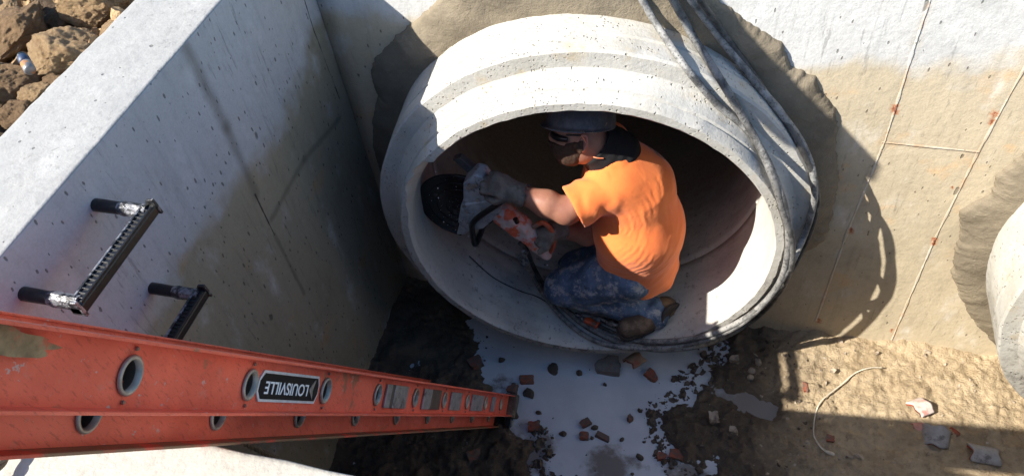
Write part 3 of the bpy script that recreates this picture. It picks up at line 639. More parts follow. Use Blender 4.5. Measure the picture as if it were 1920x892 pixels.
# name plate
s0, s1 = spx(603), spx(491); sm = (s0+s1)/2; hs = (s1-s0)/2; vm = .046; hv = .0265
def plate_poly(k, wv):
    a, b_ = hs*k[0], hv*k[1]; pts = [(-a, -b_*.35), (-a*.93, -b_), (a*.90, -b_), (a, -b_*.4), (a, b_*.4), (a*.90, b_), (-a*.93, b_), (-a, b_*.35)]
    return [lp(sm+x, wv, vm+y) for x, y in pts]
m = MB(); m.prism(plate_poly((1, 1), -.0095), wx*.0025); np_ = m.obj('name_plate', simple('pale_label_border', (.72, .72, .70), .5, .1, .2, 60, .001, dirt=(.25, .2, .15), dirtf=(.60, .68)), lad)
m = MB(); m.prism(plate_poly((.965, .82), -.0072), wx*.001); m.obj('black_panel', m_blackm, np_)
cu = bpy.data.curves.new('lettering', 'FONT'); cu.body = 'LOUISVILLE'; cu.size = .030; cu.align_x = 'CENTER'; cu.align_y = 'CENTER'; cu.extrude = .0003; cu.offset = .0004
tmp = bpy.data.objects.new('t', cu); COL.objects.link(tmp); bpy.context.view_layer.update()
me = bpy.data.meshes.new_from_object(tmp.evaluated_get(bpy.context.evaluated_depsgraph_get())); COL.objects.unlink(tmp)
co = np.array([q.co[:] for q in me.vertices]); wd = co[:, 0].max()-co[:, 0].min(); k = hs*2*.70/wd
cx_ = (co[:, 0].max()+co[:, 0].min())/2
vs = [lp(sm+.006*1+ (c_[0]-cx_)*k*1.0+hs*.06, -.0058+c_[2], vm-(c_[1])*1.0-.001) for c_ in co]
fs = [tuple(p.vertices) for p in me.polygons]; obj('lettering', vs, fs, m_white, np_)
m = MB(); m.prism([lp(sm-hs*.72+x, -.0060, vm+y) for x, y in ((.012, 0.), (-.010, -.019), (-.005, -.002), (-.012, .019), (-.006, .017))], wx*.0008); m.obj('emblem', m_alu, np_)
m_rivet = simple('ladder_rivet', (.30, .22, .16), .5, .5, .2, 40, 0)
for s_ in SR[:10]:
    for dv in (-.034, .034): MB().tube([lp(s_, -.008, DEP*.5+dv), lp(s_, -.0055, DEP*.5+dv)], [.0032, .0024], 8).obj('rivet', m_rivet, lad)
# dried mud smeared on the upper end of the near rail
sm_ = []
for k in range(40):
    a = 2*math.pi*k/40; rr = 1+.45*float(fbm(np.array([[math.cos(a), math.sin(a), .5]]), 2.6, 4)[0]); sm_.append(lp(2.80+.105*math.cos(a)*rr, .0005, .071+.0155*math.sin(a)*rr))
MB().prism(sm_, wx*.0012).obj('mud_smear', simple('dried_mud', (.36, .25, .13), .9, 0, .5, 40, .003, dirt=(.45, .12, .06), dirtf=(.52, .62), dscale=16), lad)
# feet
m = MB(); m.box(lp(-.012, .0, .045), (u, wx, vv), (.022, .030, .052)); ft = m.obj('foot', m_rubber, lad, bevel=.006)
m = MB(); m.box(lp(.012, .010, -.028), (u, wx, vv), (.028, .012, .020)); m.obj('bracket', m_black, ft, bevel=.003)
m = MB(); m.box(lp(.010, .024, -.028), (u, wx, vv), (.016, .004, .012)); m.obj('buckle', m_alud, ft, bevel=.002)
m = MB(); m.box(lp(-.012, -WID, .03), (u, wx, vv), (.022, .030, .052)); m.obj('foot', m_rubber, lad, bevel=.006)

# rope on the near wall top
cr_ = spline([(-1.12, .75, 1.02), (-1.09, .62, 1.5), (-1.075, .44, 1.962), (-1.07, .33, 1.966), (-1.065, .15, 1.966), (-1.05, .02, 1.85), (-1.04, -.02, 1.73)], 24)
def rope_obj(cr_, r, name, label):
    m = MB(); t = np.gradient(cr_, axis=0); t /= np.linalg.norm(t, axis=1)[:, None]
    L = np.concatenate([[0], np.cumsum(np.linalg.norm(np.diff(cr_, axis=0), axis=1))]); a = np.cross(t, [0, 0, 1.]); a = np.where(np.linalg.norm(a, axis=1)[:, None] < .1, np.array([1., 0, 0]), a); a /= np.linalg.norm(a, axis=1)[:, None]; b_ = np.cross(t, a)
    for k in range(3):
        ph = L/(r*9)*2*math.pi+k*2.094; m.tube(cr_+r*.52*(np.cos(ph)[:, None]*a+np.sin(ph)[:, None]*b_), r*.58, 7)
    o = m.obj(name, simple('hemp_rope', (.22, .17, .11), .9, var=.4, scale=80, bump=.004), None, True); tag(o, label, 'rope'); recentre(o)
rope_obj(spline(cr_, 4), .008, 'rope', 'twisted brown rope lying over the near wall top below the ladder')

# ------------------------------------------------------------------ ladder rungs cast into the left wall
def cast_step(z, y0, y1, label):
    root = thing('manhole_step', (W, (y0+y1)/2, z), label, 'step', 'black steps cast into the left wall')
    xo = W+.150
    for y in (y0, y1):
        m = MB(); m.tube([(W-.02, y, z), (W+.03, y, z), (W+.085, y, z-.001), (xo, y, z-.002)], [.0165, .0165, .0155, .0145], 14)
        lg = m.obj('leg', m_black, root, True)
        m = MB(); m.tube([(W+.070, y, z), (W+.085, y, z), (W+.11, y, z), (xo, y, z)], [.0158, .019, .0178, .0175], 9); m.obj('film', m_film, lg)
    m = MB(); yy = np.linspace(y0-.022, y1+.022, 60); zt = z+.012
    m.box((xo, (y0+y1)/2, z-.002), ((1, 0, 0), (0, 1, 0), (0, 0, 1)), (.017, abs(y1-y0)/2+.020, .013))
    tr = m.obj('tread', m_black, root, bevel=.004)
    m = MB()
    for s_ in (-1,): m.box((xo+s_*.0125, (y0+y1)/2, zt), ((1, 0, 0), (0, 1, 0), (0, 0, 1)), (.0028, abs(y1-y0)/2+.004, .004))
    m.obj('film', m_film, tr, bevel=.001); m = MB(); m.box((xo+.0125, (y0+y1)/2, zt), ((1, 0, 0), (0, 1, 0), (0, 0, 1)), (.0028, abs(y1-y0)/2+.004, .004))
    n = 22
    for i in range(n):
        y = y0+(y1-y0)*(i+.5)/n; m.box((xo, y, zt-.0005), ((1, 0, 0), (0, 1, 0), (0, 0, 1)), (.010, .0018, .003))
    m.obj('slats', m_black, tr, bevel=.001)
    for y, s_ in ((y0, np.sign(y0-y1)), (y1, np.sign(y1-y0))):
        m = MB(); m.prism([(xo-.017, y+s_*.020, z-.018), (xo+.022, y+s_*.020, z-.018), (xo+.018, y+s_*.020, z+.030), (xo-.006, y+s_*.020, z+.024)], (0, -.008*s_, 0))
        m.obj('end_cap', m_film, tr, bevel=.002)
cast_step(1.842, .966, .694, 'upper black wall step with shiny torn film, near the wall top')
cast_step(1.525, .954, .690, 'lower black wall step, muddy and half hidden behind the ladder')

# ------------------------------------------------------------------ clods, stones, brick
def rock_mesh(seed, sub=5, amp=.28, ang=.5, name='clod'):
    bm = bmesh.new(); bmesh.ops.create_icosphere(bm, subdivisions=sub, radius=1); rs = np.random.RandomState(seed)
    p = np.array([q.co[:] for q in bm.verts]); base = p.copy(); off = rs.uniform(-9, 9, 3)
    for k in range(9):                            # broken facets
        n = nrm(rs.normal(size=3)); h = rs.uniform(.55, .9); d = p@n-h; p = p-np.where(d > 0, d*ang, 0)[:, None]*n*1.5
    r = 1+amp*fbm(base+off, 1.3, 3)+amp*.5*fbm(base+off, 3.4, 5, .62)-amp*.16*ridge(base+off*2, 2.6, 3)+.045*fbm(base+off, 8, 3)+.028*fbm(base+off, 21, 3)
    p = p*r[:, None]
    for q, c in zip(bm.verts, p): q.co = c
    me = bpy.data.meshes.new(name); bm.to_mesh(me); bm.free(); me.polygons.foreach_set('use_smooth', [True]*len(me.polygons)); return me
rocks = [rock_mesh(s, 6 if s < 5 else 4) for s in range(8)]
def place(me, name, loc, size, mat, label, cat, group=None, rot=None):
    o = bpy.data.objects.new(name, me.copy() if mat else me)
    if mat: o.data.materials.clear(); o.data.materials.append(mat)
    # rotate and scale about the centre; the origin stays there
    o.location = [float(c) for c in loc]; o.scale = [float(c) for c in size]; o.rotation_euler = rot if rot else [random.uniform(0, 6.3) for _ in range(3)]
    COL.objects.link(o); tag(o, label, cat, group); return o
GC = 'dry clay clods outside the left wall'
for i, (a, b_, r, dk, lab) in enumerate([
    (122, 100, 62, 0, 'biggest pale brown clay clod, right of the small can'),
    (212, 56, 40, 0, 'pale angular clod touching the wall edge, upper of the pair'),
    (168, 15, 56, 0, 'broad rough brown clod at the top edge above the pale angular one'),
    (38, 58, 62, 1, 'large dark brown clod above the small can'),
    (8, 150, 56, 1, 'dark clod at the left edge below the small can'),
    (65, 168, 30, 0, 'flat lit clod just below the small can'),
    (98, 143, 26, 1, 'dark flat clod between the biggest clod and the wall'),
    (258, 6, 24, 0, 'small pale clod in the top corner beside the wall edge'),
    (10, 14, 26, 0, 'pale clod in the top left corner of the photo'),
    (62, 208, 22, 0, 'small lit clod lowest beside the wall edge'),
    (92, 182, 20, 0, 'tan clod leaning on the wall edge below the dark flat one'),
    (100, 28, 30, 1, 'dark clod between the top corner and the broad rough clod'),
    (20, 205, 30, 1, 'dark clod low at the left edge in deep shade'),
    (138, 60, 22, 1, 'small dark clod behind the biggest pale one'),
    (232, 22, 22, 1, 'small dark clod between the two top clods by the wall')]):
    z = 1.80; q = F(a, b_, z); sc = r/1433*np.linalg.norm(q-[0, 0, HC])*.92
    q[0] = min(q[0], -1.70-sc*.62)
    place(rocks[i % 5], 'clay_clod', (q[0], q[1], 1.76+sc*.25), (sc*1.1, sc, sc*.72), m_clod_dark if dk else m_clod, lab, 'clod', GC, rot=(random.uniform(-.5, .5), random.uniform(-.5, .5), random.uniform(0, 6.3)))
# crumbs of soil among the clods: stuff
def scatter(name, pts, sizes, mats, seed=1, kind='stuff'):
    rs = np.random.RandomState(seed); base = rock_mesh(77, 2, .75, .9); bv = np.array([q.co[:] for q in base.vertices]); bf = np.array([p.vertices[:] for p in base.polygons]); V = []; Fc = []
    for i, (c, s) in enumerate(zip(pts, sizes)):
        e = Matrix.Rotation(rs.uniform(0, 6.3), 3, 'Z') @ Matrix.Rotation(rs.uniform(0, 6.3), 3, 'X'); R = np.array(e)
        V.append((bv*rs.uniform(.35, 1.35, 3))@R.T*s+c); Fc.append(bf+len(bv)*i)
    o = obj(name, np.concatenate(V), np.concatenate(Fc), mats, None, False); o['kind'] = kind; return o
rs = np.random.RandomState(3); n = 2200
pts = np.stack([rs.uniform(-3.0, -1.74, n), rs.uniform(.4, 2.9, n), np.zeros(n)], 1); pts[:, 2] = 1.73+.07*fbm(pts, 2.2, 3)+.06*ridge(pts, 5, 4); scatter('soil_crumbs', pts, np.minimum(rs.gamma(1.1, .016, n)+.004, .07), m_clod, 4)
# can
c = F(44, 112, 1.90); c[2] = 1.885; ax_ = nrm(F(60, 138, 1.88)-F(30, 86, 1.90)); can = thing('drink_can', c, 'small blue and grey can lying among the clods by the wall', 'can')
def lathe(c, ax_, prof, name, mat, parent, n=24):
    a = nrm(np.cross(ax_, [0, 0, 1])); b_ = np.cross(ax_, a); V = []
    for d, r in prof: V += [c+ax_*d+r*(math.cos(2*math.pi*k/n)*a+math.sin(2*math.pi*k/n)*b_) for k in range(n)]
    m = MB(); m.add(V, [(j*n+k, j*n+(k+1) % n, (j+1)*n+(k+1) % n, (j+1)*n+k) for j in range(len(prof)-1) for k in range(n)]+[tuple(range(n)), tuple(range((len(prof)-1)*n, len(prof)*n))]); return m.obj(name, mat, parent, True)
lathe(c, ax_, [(-.034, .015), (-.032, .016), (0, .016)], 'blue_half', simple('blue_can_paint', (.035, .06, .12), .5, .3, .3, dirt=(.16, .12, .08)), can)
lathe(c, ax_, [(.0, .0162), (.034, .0162), (.038, .013)], 'grey_half', simple('bare_can_metal', (.24, .24, .24), .5, .5, .3, dirt=(.55, .22, .05), dirtf=(.5, .6), dscale=20), can)
lathe(c, ax_, [(-.046, .012), (-.044, .0135), (-.0405, .0135), (-.034, .015)], 'lid', m_black, can)

def floor_z(x, y): return float(floor_fz(np.array([[x, y, 0.]]))[0][0])
def fragment(seed, l, w_, h_, rough=.12):
    rs = np.random.RandomState(seed); bm = bmesh.new(); bmesh.ops.create_cube(bm, size=2)
    bmesh.ops.subdivide_edges(bm, edges=bm.edges[:], cuts=5, use_grid_fill=True); p = np.array([q.co[:] for q in bm.verts])
    for k in range(3):
        n = nrm(rs.normal(size=3)*[1, 1, .4]); d = p@n-rs.uniform(.75, 1.05); p = p-np.where(d > 0, d, 0)[:, None]*n
    p += (rough*fbm(p+seed, 1.6, 3)[:, None]+.05*fbm(p+seed, 6, 2)[:, None])*np.sign(p)*.6; p *= np.array([l, w_, h_])/2
    for q, c_ in zip(bm.verts, p): q.co = c_
    me = bpy.data.meshes.new('fragment'); bm.to_mesh(me); bm.free(); return me
GB = 'broken brick pieces on the pit floor'
for i, (a, b_, L_, W_, H_, rz, mt, lab) in enumerate([
    (1137, 684, .125, .085, .06, .05, m_grey, 'grey block with red broken edge wedged under the middle pipe'),
    (1222, 702, .060, .042, .035, -.6, m_brick, 'clean red brick piece right of the block under the pipe'),
    (987, 710, .062, .042, .03, .3, m_brick, 'red brick piece on the mud spit above the ladder foot'),
    (960, 727, .050, .040, .03, .1, m_brickd, 'muddy brick piece just above the ladder foot'),
    (1001, 797, .052, .044, .035, .2, m_brick, 'red brick piece on the mud right of the ladder foot'),
    (1098, 790, .046, .032, .03, .7, m_brickd, 'dull brick piece upper of the two in the middle of the water'),
    (1095, 815, .038, .034, .03, .2, m_brick, 'bright wedge of brick lower in the middle of the water'),
    (1130, 816, .062, .028, .02, -.3, m_brickd, 'long flat brown flake in the middle of the water'),
    (1181, 782, .028, .026, .03, .9, m_brickd, 'small dark brick bit at the right of the open water'),
    (892, 681, .062, .055, .035, .8, m_brickd, 'dull brick piece on the dark mud left of the water'),
    (1241, 852, .042, .034, .03, .3, m_brick, 'brick piece half sunk at the lower right shore'),
    (1269, 849, .058, .040, .03, -.1, m_brick, 'square red brick piece on the lower right shore'),
    (1376, 676, .040, .032, .03, .2, m_stone, 'rounded pinkish stone right of the pipe bottom'),
    (1552, 832, .030, .028, .02, 0, m_brick, 'small red disc of brick beside the strap end'),
    (890, 855, .060, .05, .03, .6, m_brickd, 'dark brick piece on the mud right below the ladder'),
    (1507, 732, .018, .050, .02, .1, m_brick, 'narrow rust red piece in the sunlit notch of the mud'),
    (1338, 790, .038, .052, .05, .2, m_stone, 'pale standing stone on the muddy shore'),
    (1375, 810, .036, .03, .02, -.1, m_stone, 'small pale stone right of the standing one')]):
    me = fragment(i+3, L_, W_, H_, .30); q = F(a, b_, .02); z = max(floor_z(q[0], q[1]), 0)+H_*.16
    place(me, 'brick_piece' if mt not in (m_stone, m_grey) else 'stone_piece', (q[0], q[1], z), (1, 1, 1), mt, lab, 'brick' if mt not in (m_stone, m_grey) else 'stone', GB, rot=(random.uniform(-.15, .15), random.uniform(-.15, .15), rz))
GL = 'mud lumps standing in the milky water'
for i, (a, b_, r, lab) in enumerate([(1037, 691, 13, 'spiky wet mud lump left of the block in the water'), (1086, 698, 8, 'small wet lump beside the block in the water'), (991, 737, 13, 'flat mud lump above the ladder foot at the water edge'), (940, 673, 8, 'small dark stick shaped lump at the far shore'), (966, 778, 9, 'dark lump touching the ladder foot'), (1055, 812, 8, 'dark lump lower left of the brick bits'), (1134, 719, 5, 'tiny lump right below the block'), (1115, 800, 7, 'grey lump between the two brick bits'), (1200, 768, 5, 'tiny dark lump at the right shore'), (1010, 772, 6, 'flat lump in the water right of the ladder foot'), (1166, 822, 5, 'small lump below the right brick bit'), (1200, 855, 8, 'dark lump in the lower water')]):
    q = F(a, b_, .01); sc = r/1433*np.linalg.norm(q-[0, 0, HC]); place(rocks[5+i % 3], 'mud_lump', (q[0], q[1], .004), (sc, sc*.85, sc*.7), m_crumb, lab, 'mud lump', GL)
# crumbs on water and mud
rs = np.random.RandomState(9); q = np.stack([rs.uniform(-1.3, 2.6, 9000), rs.uniform(.9, 2.1, 9000), np.zeros(9000)], 1); zf = floor_fz(q)[0]; sd = polysd(q, pool)
keep = np.where(zf < 0, rs.uniform(size=9000) < .5*np.exp(-np.abs(sd)/.06)+.05, (q[:, 0] < .55) & (rs.uniform(size=9000) < .6)); q[:, 2] = np.maximum(zf, 0)-.001; pts = q[keep][:650]
sz = np.minimum(rs.gamma(1.2, .0034, len(pts))+.0018, .018)
scatter('mud_crumbs', np.array(pts), sz, m_crumb, 5)
rs = np.random.RandomState(19); n = 240; pts = np.stack([rs.uniform(.3, 2.4, n), rs.uniform(1.45, 2.14, n), np.zeros(n)], 1); pts[:, 2] = floor_fz(pts)[0]; scatter('pebbles', pts, rs.gamma(1.5, .0035, n)+.002, m_stone, 6)
pts = []
for cx_, cy_, n_ in ((1475, 715, 5), (1500, 705, 3)):
    pass
GS = 'pale pebbles in the mud right of the pipe'
for a, b_, r, lab in ((1421, 682, 9, 'upper pale pebble in the mud right of the pipe bottom'), (1409, 696, 8, 'left pale pebble of the cluster below the hoses'), (1407, 708, 7, 'lowest pale pebble of the cluster below the hoses')):
    q = F(a, b_, .03); sc = r/1433*3.4; z = floor_z(q[0], q[1]); place(rocks[6], 'pebble', (q[0], q[1], max(z, 0)+sc*.3), (sc, sc, sc*.7), m_stone, lab, 'pebble', GS)

rs = np.random.RandomState(29); q = np.stack([rs.uniform(-.6, .75, 40000), rs.uniform(1.25, 2.1, 40000), np.zeros(40000)], 1); sd = polysd(q, pool); q = q[(np.abs(sd) < .06) & (rs.uniform(size=40000) < np.exp(-np.abs(sd+.005)/.025))][:800]
q[:, 2] = np.maximum(floor_fz(q)[0], 0)-.002; pts = q; sz = np.minimum(rs.gamma(.7, .0085, len(pts))+.0012, .030)
scatter('shore_crumbs', np.array(pts), sz, m_crumb, 8)
# curved terracotta shards
m_tin = simple('grey_shard_skin', (.30, .29, .28), .6, 0, .3, 30, .003, dirt=(.10, .09, .08), dirtf=(.55, .68)); m_terra = simple('red_shard_inside', (.30, .06, .03), .8, 0, .35, 30, .004, dirt=(.08, .05, .03))
def shard(px, py, r, arc, length, ang, tilt, label, skin, z0=.05):
    q = F(px, py, z0); root = thing('tile_shard', (q[0], q[1], z0), label, 'tile shard', 'curved pipe tile shards on the mud')
    R_ = Matrix.Rotation(ang, 3, 'Z') @ Matrix.Rotation(tilt, 3, 'Y'); rs = np.random.RandomState(int(px)); n = 18; mlen = 10
    for nm, rr, mt in (('outer_skin', r, skin), ('inner_face', r-.007, m_terra)):
        V = []
        for j in range(mlen):
            for i in range(n):
                a = arc[0]+(arc[1]-arc[0])*i/(n-1); x = (j/(mlen-1)-.5)*length*(1+.12*math.sin(i*.7+px))
                V.append(np.array(q)*[1, 1, 0]+[0, 0, z0]+np.array(R_@Vector((x, rr*math.cos(a), rr*math.sin(a)))))
        Fc = [(j*n+i, j*n+i+1, (j+1)*n+i+1, (j+1)*n+i) for j in range(mlen-1) for i in range(n-1)]
        o_ = obj(nm, V, Fc, mt, root, True)
        sm_ = o_.modifiers.new('s', 'SOLIDIFY'); sm_.thickness = .006
shard(1753, 822, .055, (.15, 2.6), .085, 1.45, -.25, 'grey topped curved shard standing open toward the camera', m_tin, .04)
shard(1838, 858, .050, (-.2, 2.5), .105, .05, .12, 'grey and pink curved shard, lowest at the right with red inside showing', m_tin, .045)
shard(1722, 775, .060, (.5, 2.2), .07, .6, .1, 'white topped pink shard on the edge of the sunlight', simple('white_shard_skin', (.62, .52, .46), .7, 0, .3, 25, .003, dirt=(.45, .2, .16)), .03)
shard(1722, 806, .032, (.2, 2.4), .05, .3, 0, 'small pink loop of tile left of the grey topped shard', simple('pink_shard_skin', (.5, .25, .2), .7, 0, .3, 25, .003), .03)
shard(1785, 815, .030, (.2, 2.4), .04, -.7, 0, 'little red shard right of the grey topped one', m_terra, .035)
shard(1190, 684, .050, (.3, 2.3), .07, .9, .15, 'curved tan and red tile wedged beside the block under the pipe', simple('tan_shard_skin', (.34, .25, .17), .8, 0, .3, 25, .003, dirt=(.3, .1, .06)), .03)
# strap
sp_ = [F(a, b_, .035) for a, b_ in ((1650, 699), (1625, 700), (1600, 706), (1575, 725), (1553, 742), (1535, 760), (1526, 785), (1524, 815), (1530, 833), (1542, 848), (1562, 858))]
for q in sp_: q[2] = max(floor_z(q[0], q[1]), 0)+.012
sp_ = spline(sp_, 8); m = MB(); m.tube(sp_, np.concatenate([np.full(len(sp_)-10, .0032), np.linspace(.004, .009, 7), [.009, .008, .006]]), 8, flat=.45)
o = m.obj('strap', simple('frayed_pale_strap', (.58, .50, .38), .7, 0, .3, 60, .002), None, True); tag(o, 'thin pale strap curling over the mud between sun and shade', 'strap'); recentre(o)

# ------------------------------------------------------------------ the worker
def skin_mat():
    b = B('sunburnt_skin'); n = b.noise(b.co, 14, 5, .6); d = b.noise(b.co, 60, 5, .7)
    c = b.mix(b.rg(n, .35, .7), (.33, .16, .105), (.25, .105, .07)); c = b.mix(b.rg(d, .58, .72, 0, .35), c, (.22, .12, .08))
    m = b.fin(c, .5, b.bump(d, .001, .5)); b.P.inputs['Subsurface Weight'].default_value = .08; b.P.inputs['Subsurface Radius'].default_value = (.012, .004, .002); return m
m_skin = skin_mat()
HCtr = P(1087, 248, 2.02); HK = .90
hu = nrm(CU*.92-CF*.40); hf = -CR*.94-CU*.18+CF*.18; hf = nrm(hf-hu*(hf@hu)); hs_ = np.cross(hu, hf)      # head axes: up, face, left side
def HL(f, s, u_): return HCtr+(hf*f+hs_*s+hu*u_)*HK
NB = P(1150, 288, 2.05); LS = P(1150, 348, 1.96); RSh = P(1140, 268, 2.24)
LE = P(1062, 396, 1.86); LWr = P(972, 362, 1.87)
RE = P(1100, 440, 2.02); RW = P(1054, 432, 1.95)
S1 = P(1184, 350, 2.05); S2 = P(1196, 425, 2.03); PV = P(1196, 486, 2.06)
LH = P(1180, 510, 1.98); LK = P(1060, 538, 1.985); LA = P(1218, 584, 1.97)
RH = P(1190, 478, 2.2); RK = P(1080, 505, 2.2); RA = P(1225, 560, 2.14)
def ek(p, c, r): return ell(p, c, tuple(q*HK for q in r), (hf, hs_, hu))
def head_sdf(p):
    d = ek(p, HCtr, (.096, .076, .112))
    d = smin(d, ek(p, HL(.038, 0, -.070), (.058, .054, .054)), .03)
    d = smin(d, ek(p, HL(.102, 0, -.020), (.022, .014, .026)), .014)
    d = smin(d, ek(p, HL(.085, 0, .020), (.018, .050, .014)), .02)
    d = smin(d, ek(p, HL(.090, 0, -.062), (.012, .024, .008)), .008)
    for s in (-1, 1):
        e = ek(p, HL(-.008, s*.082, -.016), (.022, .010, .036)); e = np.maximum(e, -ek(p, HL(-.002, s*.092, -.012), (.011, .008, .022))); d = smin(d, e, .005)
        d = np.maximum(d, -ek(p, HL(.094, s*.034, .002), (.010, .015, .009))); d = smin(d, ek(p, HL(.080, s*.034, .002), (.012, .012, .012)), .004)
    return d
def body_sdf(p):
    ax_h = (hf, hs_, hu)
    d = head_sdf(p)
    d = smin(d, cap(p, HL(-.025, 0, -.05), NB, .062, .072), .035)
    t = smin(cap(p, NB, S1, .08, .135), cap(p, S1, S2, .135, .15), .05); t = smin(t, cap(p, S2, PV, .15, .15), .05)
    t = smin(t, cap(p, LS, RSh, .07, .07), .06); d = smin(d, t, .03)
    d = smin(d, cap(p, LS, LE, .058, .050), .03); d = smin(d, smin(cap(p, LE, LE*.6+LWr*.4, .046, .050), cap(p, LE*.6+LWr*.4, LWr, .050, .032), .02), .02)
    d = smin(d, cap(p, RSh, RE, .055, .045), .03); d = smin(d, cap(p, RE, RW, .043, .03), .02)
    for a, b_, c_ in ((LH, LK, LA), (RH, RK, RA)):
        d = smin(d, cap(p, a, b_, .088, .062), .03); d = smin(d, cap(p, b_, c_, .052, .036), .02)
    return d
allp = np.array([HCtr, LS, RSh, LWr, LK, LA, RK, RA, PV]); lo = allp.min(0)-.2; hi = allp.max(0)+.2
V, Fc = nets(body_sdf, lo, hi, .0065)
person = obj('person', V, Fc, m_skin, None, True)
tag(person, 'kneeling worker in orange t-shirt, jeans and dark hard hat, cutting the pipe with a saw', 'person')
base = np.array([PV[0], PV[1], .2]); person.data.vertices.foreach_set('co', (V-base).ravel()); person.location = base.tolist()

def orange_mat():
    b = B('orange_cotton'); n = b.noise(b.co, 8, 5, .6); f = b.noise(b.co, 260, 2, .6)
    c = b.mix(b.rg(n, .3, .7), (.88, .225, .055), (.80, .18, .045)); c = b.mix(b.rg(b.noise(b.vadd(b.co, (1, 2, 5)), 26, 6, .75), .66, .72, 0, .5), c, (.35, .12, .04))
    fo = b.attr('fold'); fm = b.attr('foldamt'); wv = b.m('MULTIPLY', b.m('SINE', b.m('ADD', b.m('MULTIPLY', fo, 250.), b.m('MULTIPLY', b.noise(b.co, 7, 4, .6), 16.))), b.m('MULTIPLY', fm, b.rg(b.noise(b.vadd(b.co, (8, 1, 1)), 9, 3), .38, .6)))
    pr = b.attr('print'); mk = b.voro(b.sc(b.co, (1, 1.6, 1)), 40); ink = b.m('MULTIPLY', b.rg(b.noise(b.co, 48, 3, .6), .48, .52), b.rg(pr, .3, .6))
    c = b.mix(b.m('MULTIPLY', ink, .9), c, (.05, .02, .015))
    m = b.fin(c, .85, b.bump(wv, .0011, .8, b.bump(b.m('ADD', b.m('MULTIPLY', b.noise(b.sc(b.co, (1, 1, 1)), 11, 3, .5), 1.3), b.m('MULTIPLY', f, .05)), .006, .5)), spec=.15); b.P.inputs['Sheen Weight'].default_value = .2; return m
cuff_d = nrm(LE-LS); CF0 = LS+cuff_d*.165
CUT = P(1097, 388, 1.83)
hem_n = nrm(PV-S2+np.array([-.02, 0, -.04])); HEM = P(1196, 498, 2.06)
def shirt_sdf(p):
    t = smin(cap(p, NB, S1, .092, .150), cap(p, S1, S2, .150, .168), .06)
    t = smin(t, cap(p, S2, PV+hem_n*.04, .168, .172), .05)
    t = smin(t, ell(p, P(1216, 420, 2.08), (.12, .17, .16)), .06)
    t = smin(t, cap(p, LS, RSh, .083, .083), .07)
    sl = cap(p, LS, LE, .075, .088); sl = np.maximum(sl, (p-CF0)@cuff_d)
    sl = np.maximum(sl, -np.maximum(cap(p, LS, LE+cuff_d*.05, .066, .080), -((p-(CF0-cuff_d*.05))@cuff_d)))
    rc = nrm(RE-RSh); sr_ = np.maximum(cap(p, RSh, RE, .072, .08), (p-RSh)@rc-.16)
    t = smin(t, sl, .028); t = smin(t, sr_, .03)
    t = np.maximum(t, (p-HEM)@hem_n)
    nk = nrm(HCtr-NB); t = np.maximum(t, -cap(p, NB+nk*.080, NB+nk*.35, .100, .110))
    return t
sp_all = np.array([NB, LS, RSh, LE, PV, S2]); V, Fc = nets(shirt_sdf, sp_all.min(0)-.24, sp_all.max(0)+.24, .006)
for it in range(2): N = vnormals(V, Fc)
piv = P(1108, 420, 1.88); dd = np.linalg.norm((V-piv)*[1, .8, 1], axis=1)+.018*fbm(V, 9, 3)
armp = P(1125, 395, 1.84); d2 = np.linalg.norm(V-armp, axis=1)
fade = np.clip((d2-.05)/.08, 0, 1)
side = fbm(V, 6, 2)
wr = .0009*np.sin(dd*120+5*side)*np.clip(.35+1.4*side, .0, 1)*fade
spine = (V-S2)@nrm(PV-S1); wr += .0010*np.sin(spine*85+6*fbm(V, 5, 2)+dd*30)*np.clip((spine+.02)/.12, 0, 1)*np.clip(.3+1.2*fbm(V+3, 5, 2), 0, 1)
tt = (V-LS)@cuff_d; onsl = np.exp(-np.linalg.norm(V-(LS+LE)/2, axis=1)**2/.014); wr += .004*np.sin(tt*70+6*fbm(V, 8, 2))*onsl
wr += .0022*fbm(V, 9, 2)
hemd = (V-HEM)@hem_n; wr += np.where(hemd > -.03, .004*np.sin(np.arctan2(V[:, 1]-PV[1], V[:, 0]-PV[0])*9), 0)
V = V+N*wr[:, None]
shirt = obj('t_shirt', V, Fc, orange_mat(), person, True)
a = shirt.data.attributes.new('fold', 'FLOAT', 'POINT'); a.data.foreach_set('value', dd.astype(np.float32))
a = shirt.data.attributes.new('foldamt', 'FLOAT', 'POINT'); a.data.foreach_set('value', (fade*np.clip(1.35-dd/.42, .1, 1)).astype(np.float32))
a = shirt.data.attributes.new('print', 'FLOAT', 'POINT')
pa, pb = P(1225, 285, 2.14), P(1262, 375, 2.14); ab = pb-pa; t = np.clip(((V-pa)@ab)/(ab@ab), 0, 1); dpr = np.linalg.norm(V-pa-t[:, None]*ab, axis=1)
a.data.foreach_set('value', np.clip(1.3-dpr/.06, 0, 1).astype(np.float32))

def jean_mat():
    b = B('muddy_denim'); n = b.noise(b.co, 12, 6, .65); f = b.noise(b.co, 90, 4, .7)
    c = b.mix(b.rg(n, .35, .68), (.11, .165, .26), (.05, .08, .13)); c = b.mix(b.rg(f, .5, .75, 0, .4), c, (.15, .20, .28))
    c = b.mix(b.rg(b.noise(b.vadd(b.co, (3, 3, 1)), 18, 7, .78), .50, .60, 0, .8), c, (.38, .37, .36)); c = b.mix(b.rg(b.noise(b.vadd(b.co, (1, 6, 1)), 16, 6, .7), .58, .68, 0, .8), c, (.05, .04, .03))
    return b.fin(c, b.rg(n, .3, .7, .45, .85), b.bump(b.m('ADD', n, b.m('MULTIPLY', f, .3)), .007, .8))
def jean_sdf(p):
    d = cap(p, S2*.3+PV*.7, PV, .15, .158)
    for a, b_, c_ in ((LH, LK, LA), (RH, RK, RA)):
        d = smin(d, cap(p, a, b_, .118, .088), .04)
        q = cap(p, b_, c_+(c_-b_)*.04, .076, .068); d = smin(d, q, .018)
    return d
